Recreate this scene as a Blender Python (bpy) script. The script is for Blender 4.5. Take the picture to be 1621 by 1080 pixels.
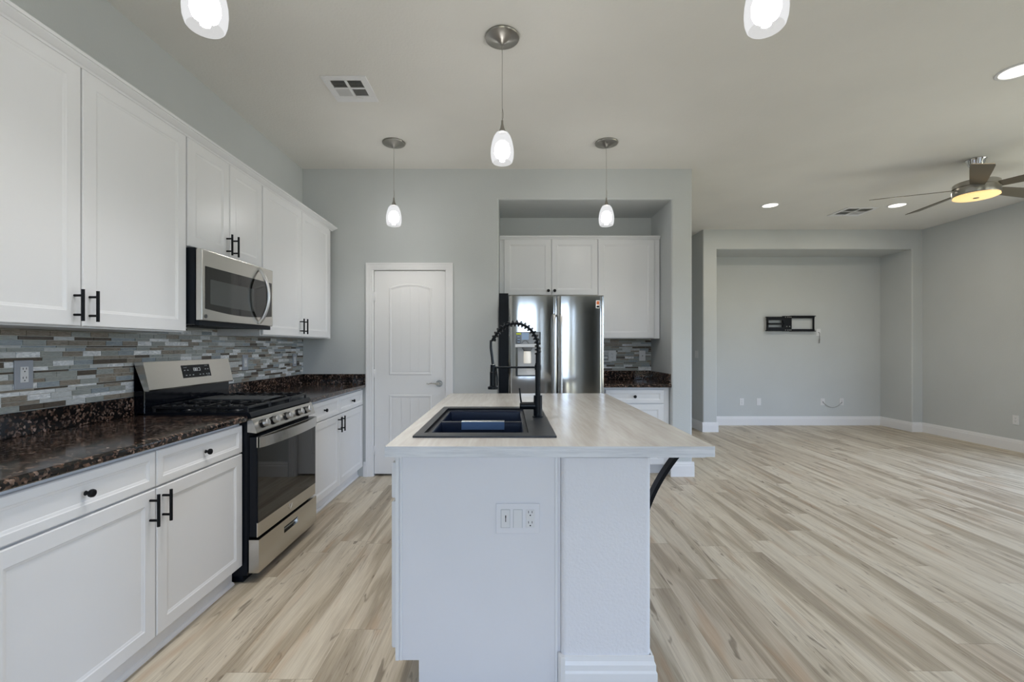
import bpy, bmesh, math, random
from mathutils import Vector, Matrix
for o in list(bpy.data.objects): bpy.data.objects.remove(o)
SC = bpy.context.scene
COL = SC.collection
PI = math.pi

# ------------------------------------------------------------------ camera
cam = bpy.data.cameras.new('camera'); camo = bpy.data.objects.new('camera', cam); COL.objects.link(camo)
camo.location = (0, 0, 1.297); camo.rotation_euler = (PI/2, 0, 0)
cam.sensor_fit = 'HORIZONTAL'; cam.sensor_width = 36; cam.lens = 36*720/1621
cam.shift_x = 5.5/1621; cam.shift_y = 8.5/1621
cam.clip_start = .05
SC.camera = camo

# ------------------------------------------------------------------ view, world, daylight
SC.view_settings.view_transform = 'Standard'
try: SC.view_settings.look = 'None'
except Exception: pass
SC.view_settings.gamma = 1; SC.view_settings.exposure = 0.0; SC.view_settings.use_curve_mapping = False
SC.cycles.use_denoising = True
SC.cycles.max_bounces = 8; SC.cycles.diffuse_bounces = 5; SC.cycles.glossy_bounces = 4
SC.cycles.sample_clamp_indirect = 6
SC.cycles.caustics_reflective = False; SC.cycles.caustics_refractive = False
W = bpy.data.worlds.new('sky'); SC.world = W; W.use_nodes = True
bg = W.node_tree.nodes['Background']
_n = W.node_tree.nodes; _l = W.node_tree.links
SKY_S, GND_S = 10.4, 3.5
_tc = _n.new('ShaderNodeTexCoord'); _sp = _n.new('ShaderNodeSeparateXYZ'); _l.new(_tc.outputs['Generated'], _sp.inputs[0])
_rp = _n.new('ShaderNodeValToRGB'); _mp = _n.new('ShaderNodeMath'); _mp.operation = 'MULTIPLY_ADD'; _mp.inputs[1].default_value = .5; _mp.inputs[2].default_value = .5
_l.new(_sp.outputs[2], _mp.inputs[0]); _l.new(_mp.outputs[0], _rp.inputs[0]); _e = _rp.color_ramp.elements
g_ = GND_S/SKY_S
_e[0].position = .30; _e[0].color = (.95*g_, .93*g_, .74*g_, 1); _e[1].position = .60; _e[1].color = (.50, .68, 1, 1)
_k = _e.new(.490); _k.color = (.90*g_, .92*g_, .76*g_, 1); _k = _e.new(.530); _k.color = (.60, .765, 1, 1)
_l.new(_rp.outputs[0], bg.inputs[0]); bg.inputs[1].default_value = SKY_S

def area(name, loc, rot, sx, sy, power, col=(1, 1, 1), spread=PI):
    l = bpy.data.lights.new(name, 'AREA'); l.shape = 'RECTANGLE'; l.size = sx; l.size_y = sy
    l.energy = power; l.color = col; l.spread = spread
    o = bpy.data.objects.new(name, l); o.location = loc; o.rotation_euler = rot; COL.objects.link(o); return o
# rear wall windows (x0, x1, z0, z1) - daylight comes in through them
REAR_Y = -2.7
WINS = [(-.75, .80, .06, 2.35), (1.15, 1.45, .06, 2.3), (4.5, 6.0, .06, 2.3)]
SIDE = [(.2, 2.1, .45, 2.3), (2.6, 4.5, .45, 2.3)]          # living room side wall (y0, y1, z0, z1)
def portal(c, rz, w, h):
    o = area('window_portal', c, (PI/2, 0, rz), w, h, 1); o.data.cycles.is_portal = True
for x0, x1, z0, z1 in WINS: portal(((x0+x1)/2, REAR_Y-.02, (z0+z1)/2), 0, x1-x0, z1-z0)
for y0, y1, z0, z1 in SIDE: portal((6.29, (y0+y1)/2, (z0+z1)/2), PI/2, y1-y0, z1-z0)
for x, y, p in ((-.70, 2.0, 6), (.55, -.4, 6)):          # unseen fill lamps without fixtures, added to brighten the kitchen aisle
    o = area('recessed_and_fill_lamp', (x, y, 3.06), (0, 0, 0), .15, .15, p, (1, .97, .94)); o.data.shape = 'DISK'; o.data.spread = 1.5

# ------------------------------------------------------------------ materials
MATS = {}
def srgb(r, g, b):
    f = lambda c: (c/255/12.92) if c/255 <= .04045 else ((c/255+.055)/1.055)**2.4
    return (f(r), f(g), f(b), 1)
class NT:
    def __init__(s, name):
        s.m = bpy.data.materials.new(name); s.m.use_nodes = True; s.t = s.m.node_tree; s.t.nodes.clear()
        s.out = s.t.nodes.new('ShaderNodeOutputMaterial')
    def n(s, typ, **kw):
        nd = s.t.nodes.new(typ)
        for k, v in kw.items():
            if k.startswith('i_'): nd.inputs[k[2:].replace('_', ' ')].default_value = v
            elif k.startswith('p'): nd.inputs[int(k[1:])].default_value = v
            else: setattr(nd, k, v)
        return nd
    def l(s, a, b, ao=0, bi=0):
        s.t.links.new(a.outputs[ao] if not hasattr(a, 'is_output') else a, b.inputs[bi] if not hasattr(b, 'is_output') else b)
    def math(s, op, a, b=None, c=None):
        nd = s.n('ShaderNodeMath', operation=op)
        for i, v in enumerate((a, b, c)):
            if v is None: continue
            if isinstance(v, (int, float)): nd.inputs[i].default_value = v
            else: s.t.links.new(v, nd.inputs[i])
        return nd.outputs[0]
    def mix(s, fac, a, b, blend='MIX'):
        nd = s.n('ShaderNodeMix', data_type='RGBA', blend_type=blend)
        for idx, v in ((0, fac), (6, a), (7, b)):
            if isinstance(v, (int, float, tuple)): nd.inputs[idx].default_value = v
            else: s.t.links.new(v, nd.inputs[idx])
        return nd.outputs[2]
    def ramp(s, fac, stops):
        nd = s.n('ShaderNodeValToRGB'); e = nd.color_ramp.elements
        while len(e) < len(stops): e.new(.5)
        for i, (p, c) in enumerate(stops): e[i].position = p; e[i].color = c
        s.t.links.new(fac, nd.inputs[0]); return nd.outputs[0]
    def coords(s, scale=(1, 1, 1), rot=(0, 0, 0)):
        g = s.n('ShaderNodeNewGeometry'); mp = s.n('ShaderNodeMapping'); mp.inputs['Scale'].default_value = scale
        mp.inputs['Rotation'].default_value = rot
        s.t.links.new(g.outputs['Position'], mp.inputs['Vector']); return mp.outputs[0]
    def noise(s, vec, scale, detail=3, rough=.5, dist=0):
        nd = s.n('ShaderNodeTexNoise'); nd.inputs['Scale'].default_value = scale; nd.inputs['Detail'].default_value = detail
        nd.inputs['Roughness'].default_value = rough; nd.inputs['Distortion'].default_value = dist
        s.t.links.new(vec, nd.inputs['Vector']); return nd
    def bsdf(s, **kw):
        b = s.n('ShaderNodeBsdfPrincipled'); s.t.links.new(b.outputs[0], s.out.inputs[0]); s.b = b
        for k, v in kw.items(): s.set(k, v)
        return b
    def set(s, k, v):
        k = {'col': 'Base Color', 'rough': 'Roughness', 'metal': 'Metallic', 'spec': 'Specular IOR Level', 'ec': 'Emission Color',
             'es': 'Emission Strength', 'coat': 'Coat Weight', 'trans': 'Transmission Weight', 'normal': 'Normal', 'aniso': 'Anisotropic', 'alpha': 'Alpha'}.get(k, k)
        if hasattr(v, 'is_output'): s.t.links.new(v, s.b.inputs[k])
        else: s.b.inputs[k].default_value = v
    def bump(s, h, strength, dist=.01):
        nd = s.n('ShaderNodeBump'); nd.inputs['Strength'].default_value = strength; nd.inputs['Distance'].default_value = dist
        s.t.links.new(h, nd.inputs['Height']); s.t.links.new(nd.outputs[0], s.b.inputs['Normal'])

def simple(name, col, rough=.5, metal=0, spec=.5, **kw):
    t = NT(name); t.bsdf(col=col, rough=rough, metal=metal, spec=spec, **kw); MATS[name] = t.m; return t.m
def painted(name, col, rough, bump=0, bscale=120, var=.03, spec=.4):
    t = NT(name); t.bsdf(rough=rough, spec=spec)
    v = t.coords(); n1 = t.noise(v, 1.3, 3)
    lo = tuple(c*(1-var) for c in col[:3])+(1,); hi = tuple(min(1, c*(1+var)) for c in col[:3])+(1,)
    t.set('col', t.ramp(n1.outputs[0], [(.3, lo), (.7, hi)]))
    if bump: t.bump(t.noise(v, bscale, 2).outputs[0], bump, .004)
    MATS[name] = t.m; return t.m
WALLC = (.55, .572, .572, 1)
painted('wall_paint', WALLC, .75, .25, 90)
painted('ceiling_paint', (.78, .765, .725, 1), .85, .35, 70)
painted('cabinet_white', (.765, .772, .79, 1), .32, 0, var=.01)
painted('trim_white', (.80, .80, .81, 1), .35, 0, var=.01)
painted('door_white', (.80, .80, .805, 1), .4, 0, var=.01)
painted('pillar_white', (.765, .765, .795, 1), .6, .5, 110, var=.01)
painted('panel_white', (.755, .755, .785, 1), .45, .08, 40, var=.03)
simple('plate_white', (.72, .72, .725, 1), .35)
simple('plate_grey', (.36, .38, .42, 1), .4)
simple('slot_dark', (.015, .015, .015, 1), .5)
simple('black_metal', (.004, .0045, .006, 1), .45, spec=.18)
simple('black_faucet', (.003, .005, .008, 1), .30, spec=.22)
simple('black_gloss', (.004, .005, .008, 1), .10, spec=.35)
simple('black_enamel', (.005, .007, .011, 1), .25, spec=.22)
simple('cast_iron', (.008, .009, .011, 1), .36, spec=.5)
simple('griddle', (.05, .055, .06, 1), .4)
simple('dark_side', (.006, .009, .014, 1), .4, spec=.18)
simple('glass_black', (.006, .006, .006, 1), .03, spec=.6)
simple('mw_screen', (.05, .055, .055, 1), .06, spec=.6)
simple('chrome', (.75, .75, .75, 1), .1, 1)
simple('nickel', (.36, .345, .315, 1), .3, 1)
simple('alu', (.62, .62, .62, 1), .32, 1)
simple('disp_grey', (.22, .23, .24, 1), .25)
simple('disp_blue', (.30, .42, .62, 1), .3)
simple('disp_inside', (.60, .62, .64, 1), .35)
simple('yellow', (.62, .72, .04, 1), .5)
simple('orange', (.62, .16, .05, 1), .5)
simple('mark_grey', (.42, .44, .45, 1), .5)
simple('mark_white', (.85, .86, .86, 1), .5)
simple('cable_grey', (.26, .26, .25, 1), .5)
simple('vent_dark', (.03, .03, .02, 1), .8)
simple('fan_wood', (.17, .15, .115, 1), .38, .55)
simple('strip_blue', (.075, .14, .28, 1), .3)
simple('sink_bowl', (.003, .008, .026, 1), .3, spec=.3)  # navy tint stands in for blue sky reflected in the bowls
simple('ledge_white', (.75, .77, .8, 1), .35)
simple('beige_gap', (.02, .018, .015, 1), .8)

def steel(name, col, rough, axis):
    t = NT(name); t.bsdf(col=col, rough=rough, metal=1)
    sc = [3, 3, 3]; 
    for a in range(3): sc[a] = 2 if a == axis else 420
    v = t.coords(tuple(sc)); n = t.noise(v, 1, 2)
    t.set('rough', t.math('MULTIPLY_ADD', n.outputs[0], .03, rough-.015))
    MATS[name] = t.m
steel('steel_y', (.62, .60, .56, 1), .24, 1)      # brushed along Y (range, microwave)
steel('steel_z', (.54, .535, .52, 1), .115, 2)       # fridge doors, vertical grain

# composite sink
t = NT('sink_black'); t.bsdf(rough=.38, spec=.45)
t.set('col', t.ramp(t.noise(t.coords(), 420, 1).outputs[0], [(.4, (.010, .012, .016, 1)), (.75, (.028, .032, .04, 1))])); MATS['sink_black'] = t.m

# granite
t = NT('granite'); t.bsdf(rough=.11, spec=.55)
v = t.coords(); w = t.noise(v, 26, 4, .6)
vo = t.n('ShaderNodeTexVoronoi', feature='F1'); vo.inputs['Scale'].default_value = 105; vo.inputs['Randomness'].default_value = 1
mv = t.n('ShaderNodeVectorMath', operation='MULTIPLY_ADD'); t.l(w.outputs['Color'], mv, bi=0); mv.inputs[1].default_value = (.03, .03, .03); t.t.links.new(v, mv.inputs[2])
t.l(mv, vo)
cv = t.n('ShaderNodeSeparateColor'); t.l(vo.outputs['Color'], cv)
c1 = t.ramp(cv.outputs[0], [(0, (.006, .006, .006, 1)), (.50, (.012, .010, .009, 1)), (.60, (.055, .032, .022, 1)), (.82, (.15, .088, .062, 1)), (.97, (.34, .24, .19, 1))])
c1.node.color_ramp.interpolation = 'LINEAR'
n2 = t.noise(v, 14, 3, .6)
fac = t.ramp(n2.outputs[0], [(.40, (0, 0, 0, 1)), (.60, (1, 1, 1, 1))])
t.set('col', t.mix(fac, t.mix(.72, c1, (.006, .006, .007, 1)), c1)); MATS['granite'] = t.m

# laminate planks running along Y
t = NT('plank_floor'); t.bsdf(spec=.35)
g = t.n('ShaderNodeNewGeometry'); sx = t.n('ShaderNodeSeparateXYZ'); t.l(g.outputs['Position'], sx)
PW, PL = .181, 1.22
xr = t.math('DIVIDE', t.math('ADD', sx.outputs[0], .035), PW); row = t.math('FLOOR', xr); fx = t.math('FRACT', xr)
wn = t.n('ShaderNodeTexWhiteNoise', noise_dimensions='1D'); t.t.links.new(row, wn.inputs['W'])
yr = t.math('ADD', t.math('DIVIDE', sx.outputs[1], PL), wn.outputs[0]); colm = t.math('FLOOR', yr); fy = t.math('FRACT', yr)
cxyz = t.n('ShaderNodeCombineXYZ'); t.t.links.new(row, cxyz.inputs[0]); t.t.links.new(colm, cxyz.inputs[1])
pr = t.n('ShaderNodeTexWhiteNoise', noise_dimensions='3D'); t.l(cxyz, pr)
off = t.n('ShaderNodeVectorMath', operation='MULTIPLY_ADD'); t.l(pr.outputs['Color'], off); off.inputs[1].default_value = (37, 61, 23); t.l(g.outputs['Position'], off, bi=2)
def stretched(sc):
    mp = t.n('ShaderNodeMapping'); mp.inputs['Scale'].default_value = sc; t.l(off, mp); return mp.outputs[0]
broad = t.noise(stretched((7.5, .62, 1)), 1, 3, .55, .9)
mid = t.noise(stretched((26, 1.5, 1)), 1, 4, .6, .5)
fine = t.noise(stretched((150, 5, 1)), 1, 3, .6)
knot = t.noise(stretched((24, 4.2, 1)), 1, 2, .5, 1.0)
base = t.ramp(pr.outputs['Value'], [(0, (.54, .46, .355, 1)), (.35, (.63, .56, .445, 1)), (.7, (.69, .63, .515, 1)), (1, (.51, .435, .33, 1))])
streak = t.ramp(broad.outputs[0], [(.38, (1, 1, 1, 1)), (.50, (.93, .91, .88, 1)), (.59, (.58, .53, .46, 1)), (.74, (.40, .355, .30, 1))])
c = t.mix(1.0, base, streak, 'MULTIPLY')
c = t.mix(t.math('MULTIPLY', .55, t.ramp(mid.outputs[0], [(.50, (0, 0, 0, 1)), (.72, (1, 1, 1, 1))])), c, (.26, .20, .14, 1))
c = t.mix(.30, c, t.ramp(fine.outputs[0], [(.3, (.36, .31, .25, 1)), (.65, (.68, .62, .52, 1))]))
crk = t.noise(stretched((34, 1.1, 1)), 1, 2, .5, 1.6); cr = t.math('ABSOLUTE', t.math('SUBTRACT', crk.outputs[0], .5))
gate = t.ramp(t.noise(stretched((5, .9, 1)), 1, 1).outputs[0], [(.52, (0, 0, 0, 1)), (.62, (1, 1, 1, 1))])
c = t.mix(t.math('MULTIPLY', t.math('MULTIPLY', .62, gate), t.ramp(cr, [(.0, (1, 1, 1, 1)), (.016, (0, 0, 0, 1))])), c, (.13, .095, .065, 1))
c = t.mix(t.math('MULTIPLY', .35, t.ramp(t.noise(stretched((9, 1.4, 1)), 1.3, 2).outputs[0], [(.60, (0, 0, 0, 1)), (.74, (1, 1, 1, 1))])), c, (.42, .24, .12, 1))
c = t.mix(t.math('MULTIPLY', .62, t.ramp(knot.outputs[0], [(.652, (0, 0, 0, 1)), (.735, (1, 1, 1, 1))])), c, (.10, .07, .045, 1))
e1 = t.math('LESS_THAN', fx, .008); e2 = t.math('LESS_THAN', fy, .0016)
edge = t.math('MULTIPLY', .55, t.math('MAXIMUM', e1, e2))
c = t.mix(edge, c, (.14, .11, .08, 1))
t.set('col', c); t.set('rough', t.math('MULTIPLY_ADD', fine.outputs[0], .12, .36)); MATS['plank_floor'] = t.m

# island worktop: pale wood grained top with whitewashed edge
t = NT('worktop'); t.bsdf(spec=.5, rough=.24)
v1 = t.coords((9, 1.3, 9)); a = t.noise(v1, 1.2, 4, .6, .6); b2 = t.noise(t.coords((60, 4, 60)), 1, 3)
c = t.ramp(a.outputs[0], [(.3, (.45, .42, .385, 1)), (.5, (.535, .515, .485, 1)), (.7, (.61, .60, .58, 1))])
c = t.mix(.25, c, t.ramp(b2.outputs[0], [(.3, (.44, .40, .36, 1)), (.7, (.64, .635, .62, 1))])); t.set('col', c); MATS['worktop'] = t.m
t = NT('worktop_edge'); t.bsdf(spec=.4, rough=.4)
a = t.noise(t.coords((3, 3, 40)), 1.5, 4, .65, .4)
t.set('col', t.ramp(a.outputs[0], [(.3, (.56, .575, .61, 1)), (.55, (.72, .735, .765, 1)), (.75, (.79, .80, .82, 1))])); MATS['worktop_edge'] = t.m

# mosaic tile glazes
def tile(name, c0, c1, rough, metal=0, sc=(30, 30, 160)):
    t = NT(name); t.bsdf(rough=rough, metal=metal, spec=.6)
    a = t.noise(t.coords(sc), 1, 3, .6, 1.5); t.set('col', t.ramp(a.outputs[0], [(.35, c0), (.65, c1)])); MATS[name] = t.m
tile('tile_grey', (.28, .295, .275, 1), (.38, .395, .37, 1), .18)
tile('tile_bluegrey', (.25, .285, .305, 1), (.37, .41, .435, 1), .12)
tile('tile_pale', (.48, .495, .49, 1), (.64, .65, .645, 1), .2)
tile('tile_taupe', (.18, .15, .115, 1), (.34, .295, .24, 1), .3)
tile('tile_brown', (.055, .042, .03, 1), (.115, .088, .064, 1), .3)
tile('tile_pearl', (.60, .62, .64, 1), (1, 1, 1, 1), .25, .2, (40, 22, 60))
simple('grout', (.55, .54, .49, 1), .8)
TILES = ['grout', 'tile_grey', 'tile_bluegrey', 'tile_pale', 'tile_taupe', 'tile_brown', 'tile_pearl']

def emis(name, col, strength, base=(.9, .9, .9, 1), rough=.3):
    t = NT(name); t.bsdf(col=base, rough=rough, ec=col, es=strength); MATS[name] = t.m
emis('bulb', (1, .985, .965, 1), 112)
emis('can_lens', (1, .93, .80, 1), 3.0)
emis('fan_lens', (1, .60, .20, 1), 1.0, (.8, .7, .5, 1))
emis('disp_light', (1, .93, .8, 1), .35, (.8, .8, .78, 1))
def thin_glass(name, clear, other):
    # clear: share of light that passes straight through
    t = NT(name); tr = t.n('ShaderNodeBsdfTransparent'); mx = t.n('ShaderNodeMixShader'); mx.inputs[0].default_value = 1-clear
    b2 = other(t); t.t.links.new(tr.outputs[0], mx.inputs[1]); t.t.links.new(b2.outputs[0], mx.inputs[2]); t.t.links.new(mx.outputs[0], t.out.inputs[0]); MATS[name] = t.m
def _gl(t):
    g = t.n('ShaderNodeBsdfGlossy'); g.inputs['Roughness'].default_value = .02; return g
thin_glass('window_glass', .95, _gl)
def _shade(col, es):
    def f(t):
        b = t.n('ShaderNodeEmission'); b.inputs['Color'].default_value = col; b.inputs['Strength'].default_value = es; return b
    return f
thin_glass('shade_glass', .45, _shade((.97, .98, 1, 1), .95))
thin_glass('shade_inner', .72, _shade((1, .99, .97, 1), .75))

# ------------------------------------------------------------------ mesh helpers
class B:
    def __init__(s): s.bm = bmesh.new(); s.mi = 0
    def face(s, vs, smooth=False):
        try: f = s.bm.faces.new(vs)
        except ValueError: return
        f.material_index = s.mi; f.smooth = smooth; return f
    def box(s, x0, x1, y0, y1, z0, z1, bev=0, seg=2, only=None):
        if x0 > x1: x0, x1 = x1, x0
        if y0 > y1: y0, y1 = y1, y0
        if z0 > z1: z0, z1 = z1, z0
        tb = bmesh.new(); bmesh.ops.create_cube(tb, size=1)
        for v in tb.verts:
            v.co = Vector(((x0+x1)/2+v.co.x*(x1-x0), (y0+y1)/2+v.co.y*(y1-y0), (z0+z1)/2+v.co.z*(z1-z0)))
        if bev:
            es = [e for e in tb.edges if only is None or only((e.verts[0].co+e.verts[1].co)/2, e.verts[1].co-e.verts[0].co)]
            bmesh.ops.bevel(tb, geom=es, offset=bev, segments=seg, affect='EDGES', profile=.5)
        s.merge(tb); return s
    def merge(s, tb, M=None):
        mp = {}
        for v in tb.verts: mp[v] = s.bm.verts.new(M(v.co) if M else v.co)
        for f in tb.faces: s.face([mp[v] for v in f.verts], f.smooth)
        tb.free()
    def prism(s, pts, axis, a, b, smooth=False):
        def P(p, h):
            return {'x': (h, p[0], p[1]), 'y': (p[0], h, p[1]), 'z': (p[0], p[1], h)}[axis]
        A = [s.bm.verts.new(P(p, a)) for p in pts]; Bv = [s.bm.verts.new(P(p, b)) for p in pts]
        n = len(pts)
        for i in range(n): s.face((A[i], A[(i+1) % n], Bv[(i+1) % n], Bv[i]), smooth)
        s.face(A[::-1]); s.face(Bv); return s
    def cyl(s, p0, p1, r0, r1=None, seg=16, cap=True):
        r1 = r0 if r1 is None else r1
        return s.tube([p0, p1], [r0, r1], seg, cap)
    def tube(s, pts, r, seg=8, cap=True, flat=None):
        pts = [Vector(p) for p in pts]; n = len(pts)
        rs = r if isinstance(r, (list, tuple)) else [r]*n
        T = []
        for i in range(n):
            d = pts[min(i+1, n-1)]-pts[max(i-1, 0)]
            T.append(d.normalized() if d.length > 1e-9 else (T[-1] if T else Vector((0, 0, 1))))
        u = T[0].orthogonal().normalized()
        rings = []
        for i in range(n):
            u = (u-T[i]*u.dot(T[i])); u = u.normalized() if u.length > 1e-6 else T[i].orthogonal().normalized()
            w = T[i].cross(u)
            rings.append([s.bm.verts.new(pts[i]+(u*math.cos(2*PI*k/seg)+w*math.sin(2*PI*k/seg))*rs[i]) for k in range(seg)])
        for i in range(n-1):
            for k in range(seg):
                s.face((rings[i][k], rings[i][(k+1) % seg], rings[i+1][(k+1) % seg], rings[i+1][k]), True)
        if cap: s.face(rings[0][::-1]); s.face(rings[-1])
        return s
    def lathe(s, prof, c, seg=32, M=None, cap=False):
        rings = []
        for r, z in prof:
            ring = []
            if r < 1e-6:
                co = Vector((0, 0, z)); co = M(co) if M else co
                ring = [s.bm.verts.new(co+Vector(c))]
            else:
                for k in range(seg):
                    co = Vector((r*math.cos(2*PI*k/seg), r*math.sin(2*PI*k/seg), z)); co = M(co) if M else co
                    ring.append(s.bm.verts.new(co+Vector(c)))
            rings.append(ring)
        for a, b in zip(rings, rings[1:]):
            for k in range(seg):
                k2 = (k+1) % seg
                if len(a) == 1 and len(b) == 1: continue
                if len(a) == 1: s.face((a[0], b[k2], b[k]), True)
                elif len(b) == 1: s.face((a[k], a[k2], b[0]), True)
                else: s.face((a[k], a[k2], b[k2], b[k]), True)
        return s
    def loft(s, loops, cap0=True, cap1=True, smooth=False):
        R = [[s.bm.verts.new(p) for p in lp] for lp in loops]; n = len(R[0])
        for a, b in zip(R, R[1:]):
            for k in range(n): s.face((a[k], a[(k+1) % n], b[(k+1) % n], b[k]), smooth)
        if cap0: s.face(R[0][::-1])
        if cap1: s.face(R[-1])
        return s
    def build(s, name, mats, parent=None, kind=None):
        bm = s.bm
        bmesh.ops.recalc_face_normals(bm, faces=bm.faces)
        for e in bm.edges:
            if len(e.link_faces) == 2 and e.calc_face_angle(0) > .62: e.smooth = False
        if parent is not None:
            r = parent
            while r.parent: r = r.parent
            org = r['_o'] if '_o' in r else (0, 0, 0); org = Vector(org)
        else:
            xs = [v.co for v in bm.verts]
            org = Vector(((min(c.x for c in xs)+max(c.x for c in xs))/2, (min(c.y for c in xs)+max(c.y for c in xs))/2, min(c.z for c in xs)))
        for v in bm.verts: v.co -= org
        me = bpy.data.meshes.new(name); bm.to_mesh(me); bm.free()
        for m in ([mats] if isinstance(mats, str) else mats): me.materials.append(MATS[m])
        o = bpy.data.objects.new(name, me); COL.objects.link(o)
        if parent is not None: o.parent = parent
        else: o.location = org; o['_o'] = tuple(org)
        if kind: o['kind'] = kind
        return o
def tag(o, label, cat, group=None):
    o['label'] = label; o['category'] = cat
    if group: o['group'] = group
    return o
def thing(name, label, cat, loc, group=None):
    o = bpy.data.objects.new(name, None); COL.objects.link(o); o.location = loc; o['_o'] = tuple(loc); o.empty_display_size = .05
    return tag(o, label, cat, group)
def dup(root, loc, label=None):
    r = root.copy(); COL.objects.link(r); r.location = loc
    if label: r['label'] = label
    for ch in list(root.children):
        c = ch.copy(); COL.objects.link(c); c.parent = r
        for g in ch.children:
            d = g.copy(); COL.objects.link(d); d.parent = c
    return r
def struct(name, b, m, parent=None):
    o = b.build(name, m, parent)
    if parent is None: o['kind'] = 'structure'
    return o
# facings: local (x along width, y into the wall, z up) -> world
def face_px(xf, y0):  return lambda x, y, z: Vector((xf-y, y0+x, z))       # front looks towards +X
def face_ny(x0, yf):  return lambda x, y, z: Vector((x0+x, yf+y, z))       # front looks towards -Y
def face_nx(xf, y1):  return lambda x, y, z: Vector((xf+y, y1-x, z))       # front looks towards -X

def lbox(b, f, x0, x1, y0, y1, z0, z1, bev=0, seg=2):
    p, q = f(x0, y0, z0), f(x1, y1, z1)
    return b.box(p.x, q.x, p.y, q.y, p.z, q.z, bev, seg)
def shaker(parent, name, f, x0, x1, z0, z1, t=.02, rail=.055, mat='cabinet_white'):
    b = B(); loops = []
    for d, y in ((0, t), (0, .004), (.004, 0), (rail, 0), (rail+.003, .0025), (rail+.010, .0045), (rail+.013, .006)):
        loops.append([f(x0+d, y, z0+d), f(x1-d, y, z0+d), f(x1-d, y, z1-d), f(x0+d, y, z1-d)])
    b.loft(loops); return b.build(name, mat, parent)
def pull(parent, f, x, z0, z1, mat='black_metal'):
    b = B(); b.cyl(f(x, -.035, z0), f(x, -.035, z1), .006, seg=14)
    for z in (z0+.025, z1-.025): b.cyl(f(x, 0, z), f(x, -.035, z), .005, seg=10)
    return b.build('handle', mat, parent)
def knob(parent, f, x, z, r=.014):
    b = B(); pts = [(0, .0085), (-.003, .007), (-.011, .0055), (-.014, .009), (-.017, r*.93), (-.022, r), (-.027, r*.93), (-.0295, r*.6)]
    b.tube([f(x, p[0], z) for p in pts], [p[1] for p in pts], 16)
    return b.build('knob', 'black_metal', parent)

# ------------------------------------------------------------------ room shell
CH = 3.067; XL = -2.055; YB = 4.534; XR = 6.27; YT = 6.89
NX0, NX1, NY, NZ = -.098, 1.625, 5.18, 2.761                # fridge niche
KX = 1.832                                                   # outer corner of the kitchen wall
TX0, TX1, TYB, TZ = 3.158, 6.113, 7.48, 2.77                 # media niche
HX = 2.947; HY = 9.6
b = B(); b.box(-2.3, 6.6, REAR_Y-.2, HY+.2, -.12, 0); b.box(1.7, 4.4, REAR_Y-4.7, REAR_Y-.2, -.12, 0); struct('floor', b, 'plank_floor')
b = B(); b.box(-2.3, 6.6, REAR_Y-.2, HY+.2, CH, CH+.12); struct('ceiling', b, 'ceiling_paint')
b = B(); b.box(XL-.15, XL, REAR_Y-.15, YB+.12, 0, CH); struct('wall_left', b, 'wall_paint')
DX0, DX1, DZ = -1.362, -.611, 2.072                          # pantry door opening
b = B()
b.box(XL, DX0, YB, YB+.14, 0, CH); b.box(DX0, DX1, YB, YB+.14, DZ, CH); b.box(DX0, DX1, YB+.10, YB+.14, 0, DZ)
def notched(x0, x1, n0, n1, nz, ya, yb, keep):
    # wall slab with a doorless opening reaching the floor, its free corners rounded over
    tb = bmesh.new(); P = [(x0, 0), (x0, CH), (x1, CH), (x1, 0), (n1, 0), (n1, nz), (n0, nz), (n0, 0)]
    A = [tb.verts.new((p[0], ya, p[1])) for p in P]; Z = [tb.verts.new((p[0], yb, p[1])) for p in P]; n = 8
    for vs in (A, Z[::-1]): tb.faces.new(vs)
    for i in range(n): tb.faces.new((A[i], A[(i+1) % n], Z[(i+1) % n], Z[i]))
    bmesh.ops.recalc_face_normals(tb, faces=tb.faces)
    es = []
    for e in tb.edges:
        if not all(abs(v.co.y-ya) < 1e-6 for v in e.verts): continue
        xs = [v.co.x for v in e.verts]; zs = [v.co.z for v in e.verts]
        if all(n0-1e-6 <= x <= n1+1e-6 for x in xs) and max(zs) <= nz+1e-6 and not (max(zs) < 1e-6): es.append(e)
        elif keep is not None and all(abs(x-keep) < 1e-6 for x in xs): es.append(e)
    bmesh.ops.bevel(tb, geom=es, offset=.018, segments=4, affect='EDGES', profile=.5)
    b.merge(tb)
notched(DX1, KX, NX0, NX1, NZ, YB, NY+.12, KX)
b.box(NX0, NX1, NY, NY+.12, 0, NZ)
struct('wall_back', b, 'wall_paint')
b = B(); b.box(KX-.12, KX, NY+.12, HY, 0, CH); b.box(KX-.12, HX+.1, HY, HY+.12, 0, CH); struct('wall_hall', b, 'wall_paint')
b = B()
notched(HX, XR, TX0, TX1, TZ, YT, TYB+.12, HX)
b.box(TX0, TX1, TYB, TYB+.12, 0, TZ); b.box(HX, TX0, TYB+.12, HY, 0, CH); b.box(XR, XR+.13, YT, TYB+.12, 0, CH)
struct('wall_media', b, 'wall_paint')
b = B(); cur = REAR_Y-.15
for y0, y1, z0, z1 in SIDE:
    b.box(XR, XR+.13, cur, y0, 0, CH); b.box(XR, XR+.13, y0, y1, 0, z0); b.box(XR, XR+.13, y0, y1, z1, CH); cur = y1
b.box(XR, XR+.13, cur, YT, 0, CH)
struct('wall_right', b, 'wall_paint')
HALL = (1.85, 4.25, 0, 2.55)      # dim passage opening in the rear wall, seen only as a reflection
b = B(); cur = XL
for x0, x1, z0, z1 in sorted(WINS+[HALL]):
    b.box(cur, x0, REAR_Y-.15, REAR_Y, 0, CH); b.box(x0, x1, REAR_Y-.15, REAR_Y, 0, z0) if z0 else None; b.box(x0, x1, REAR_Y-.15, REAR_Y, z1, CH); cur = x1
b.box(cur, XR, REAR_Y-.15, REAR_Y, 0, CH)
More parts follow.
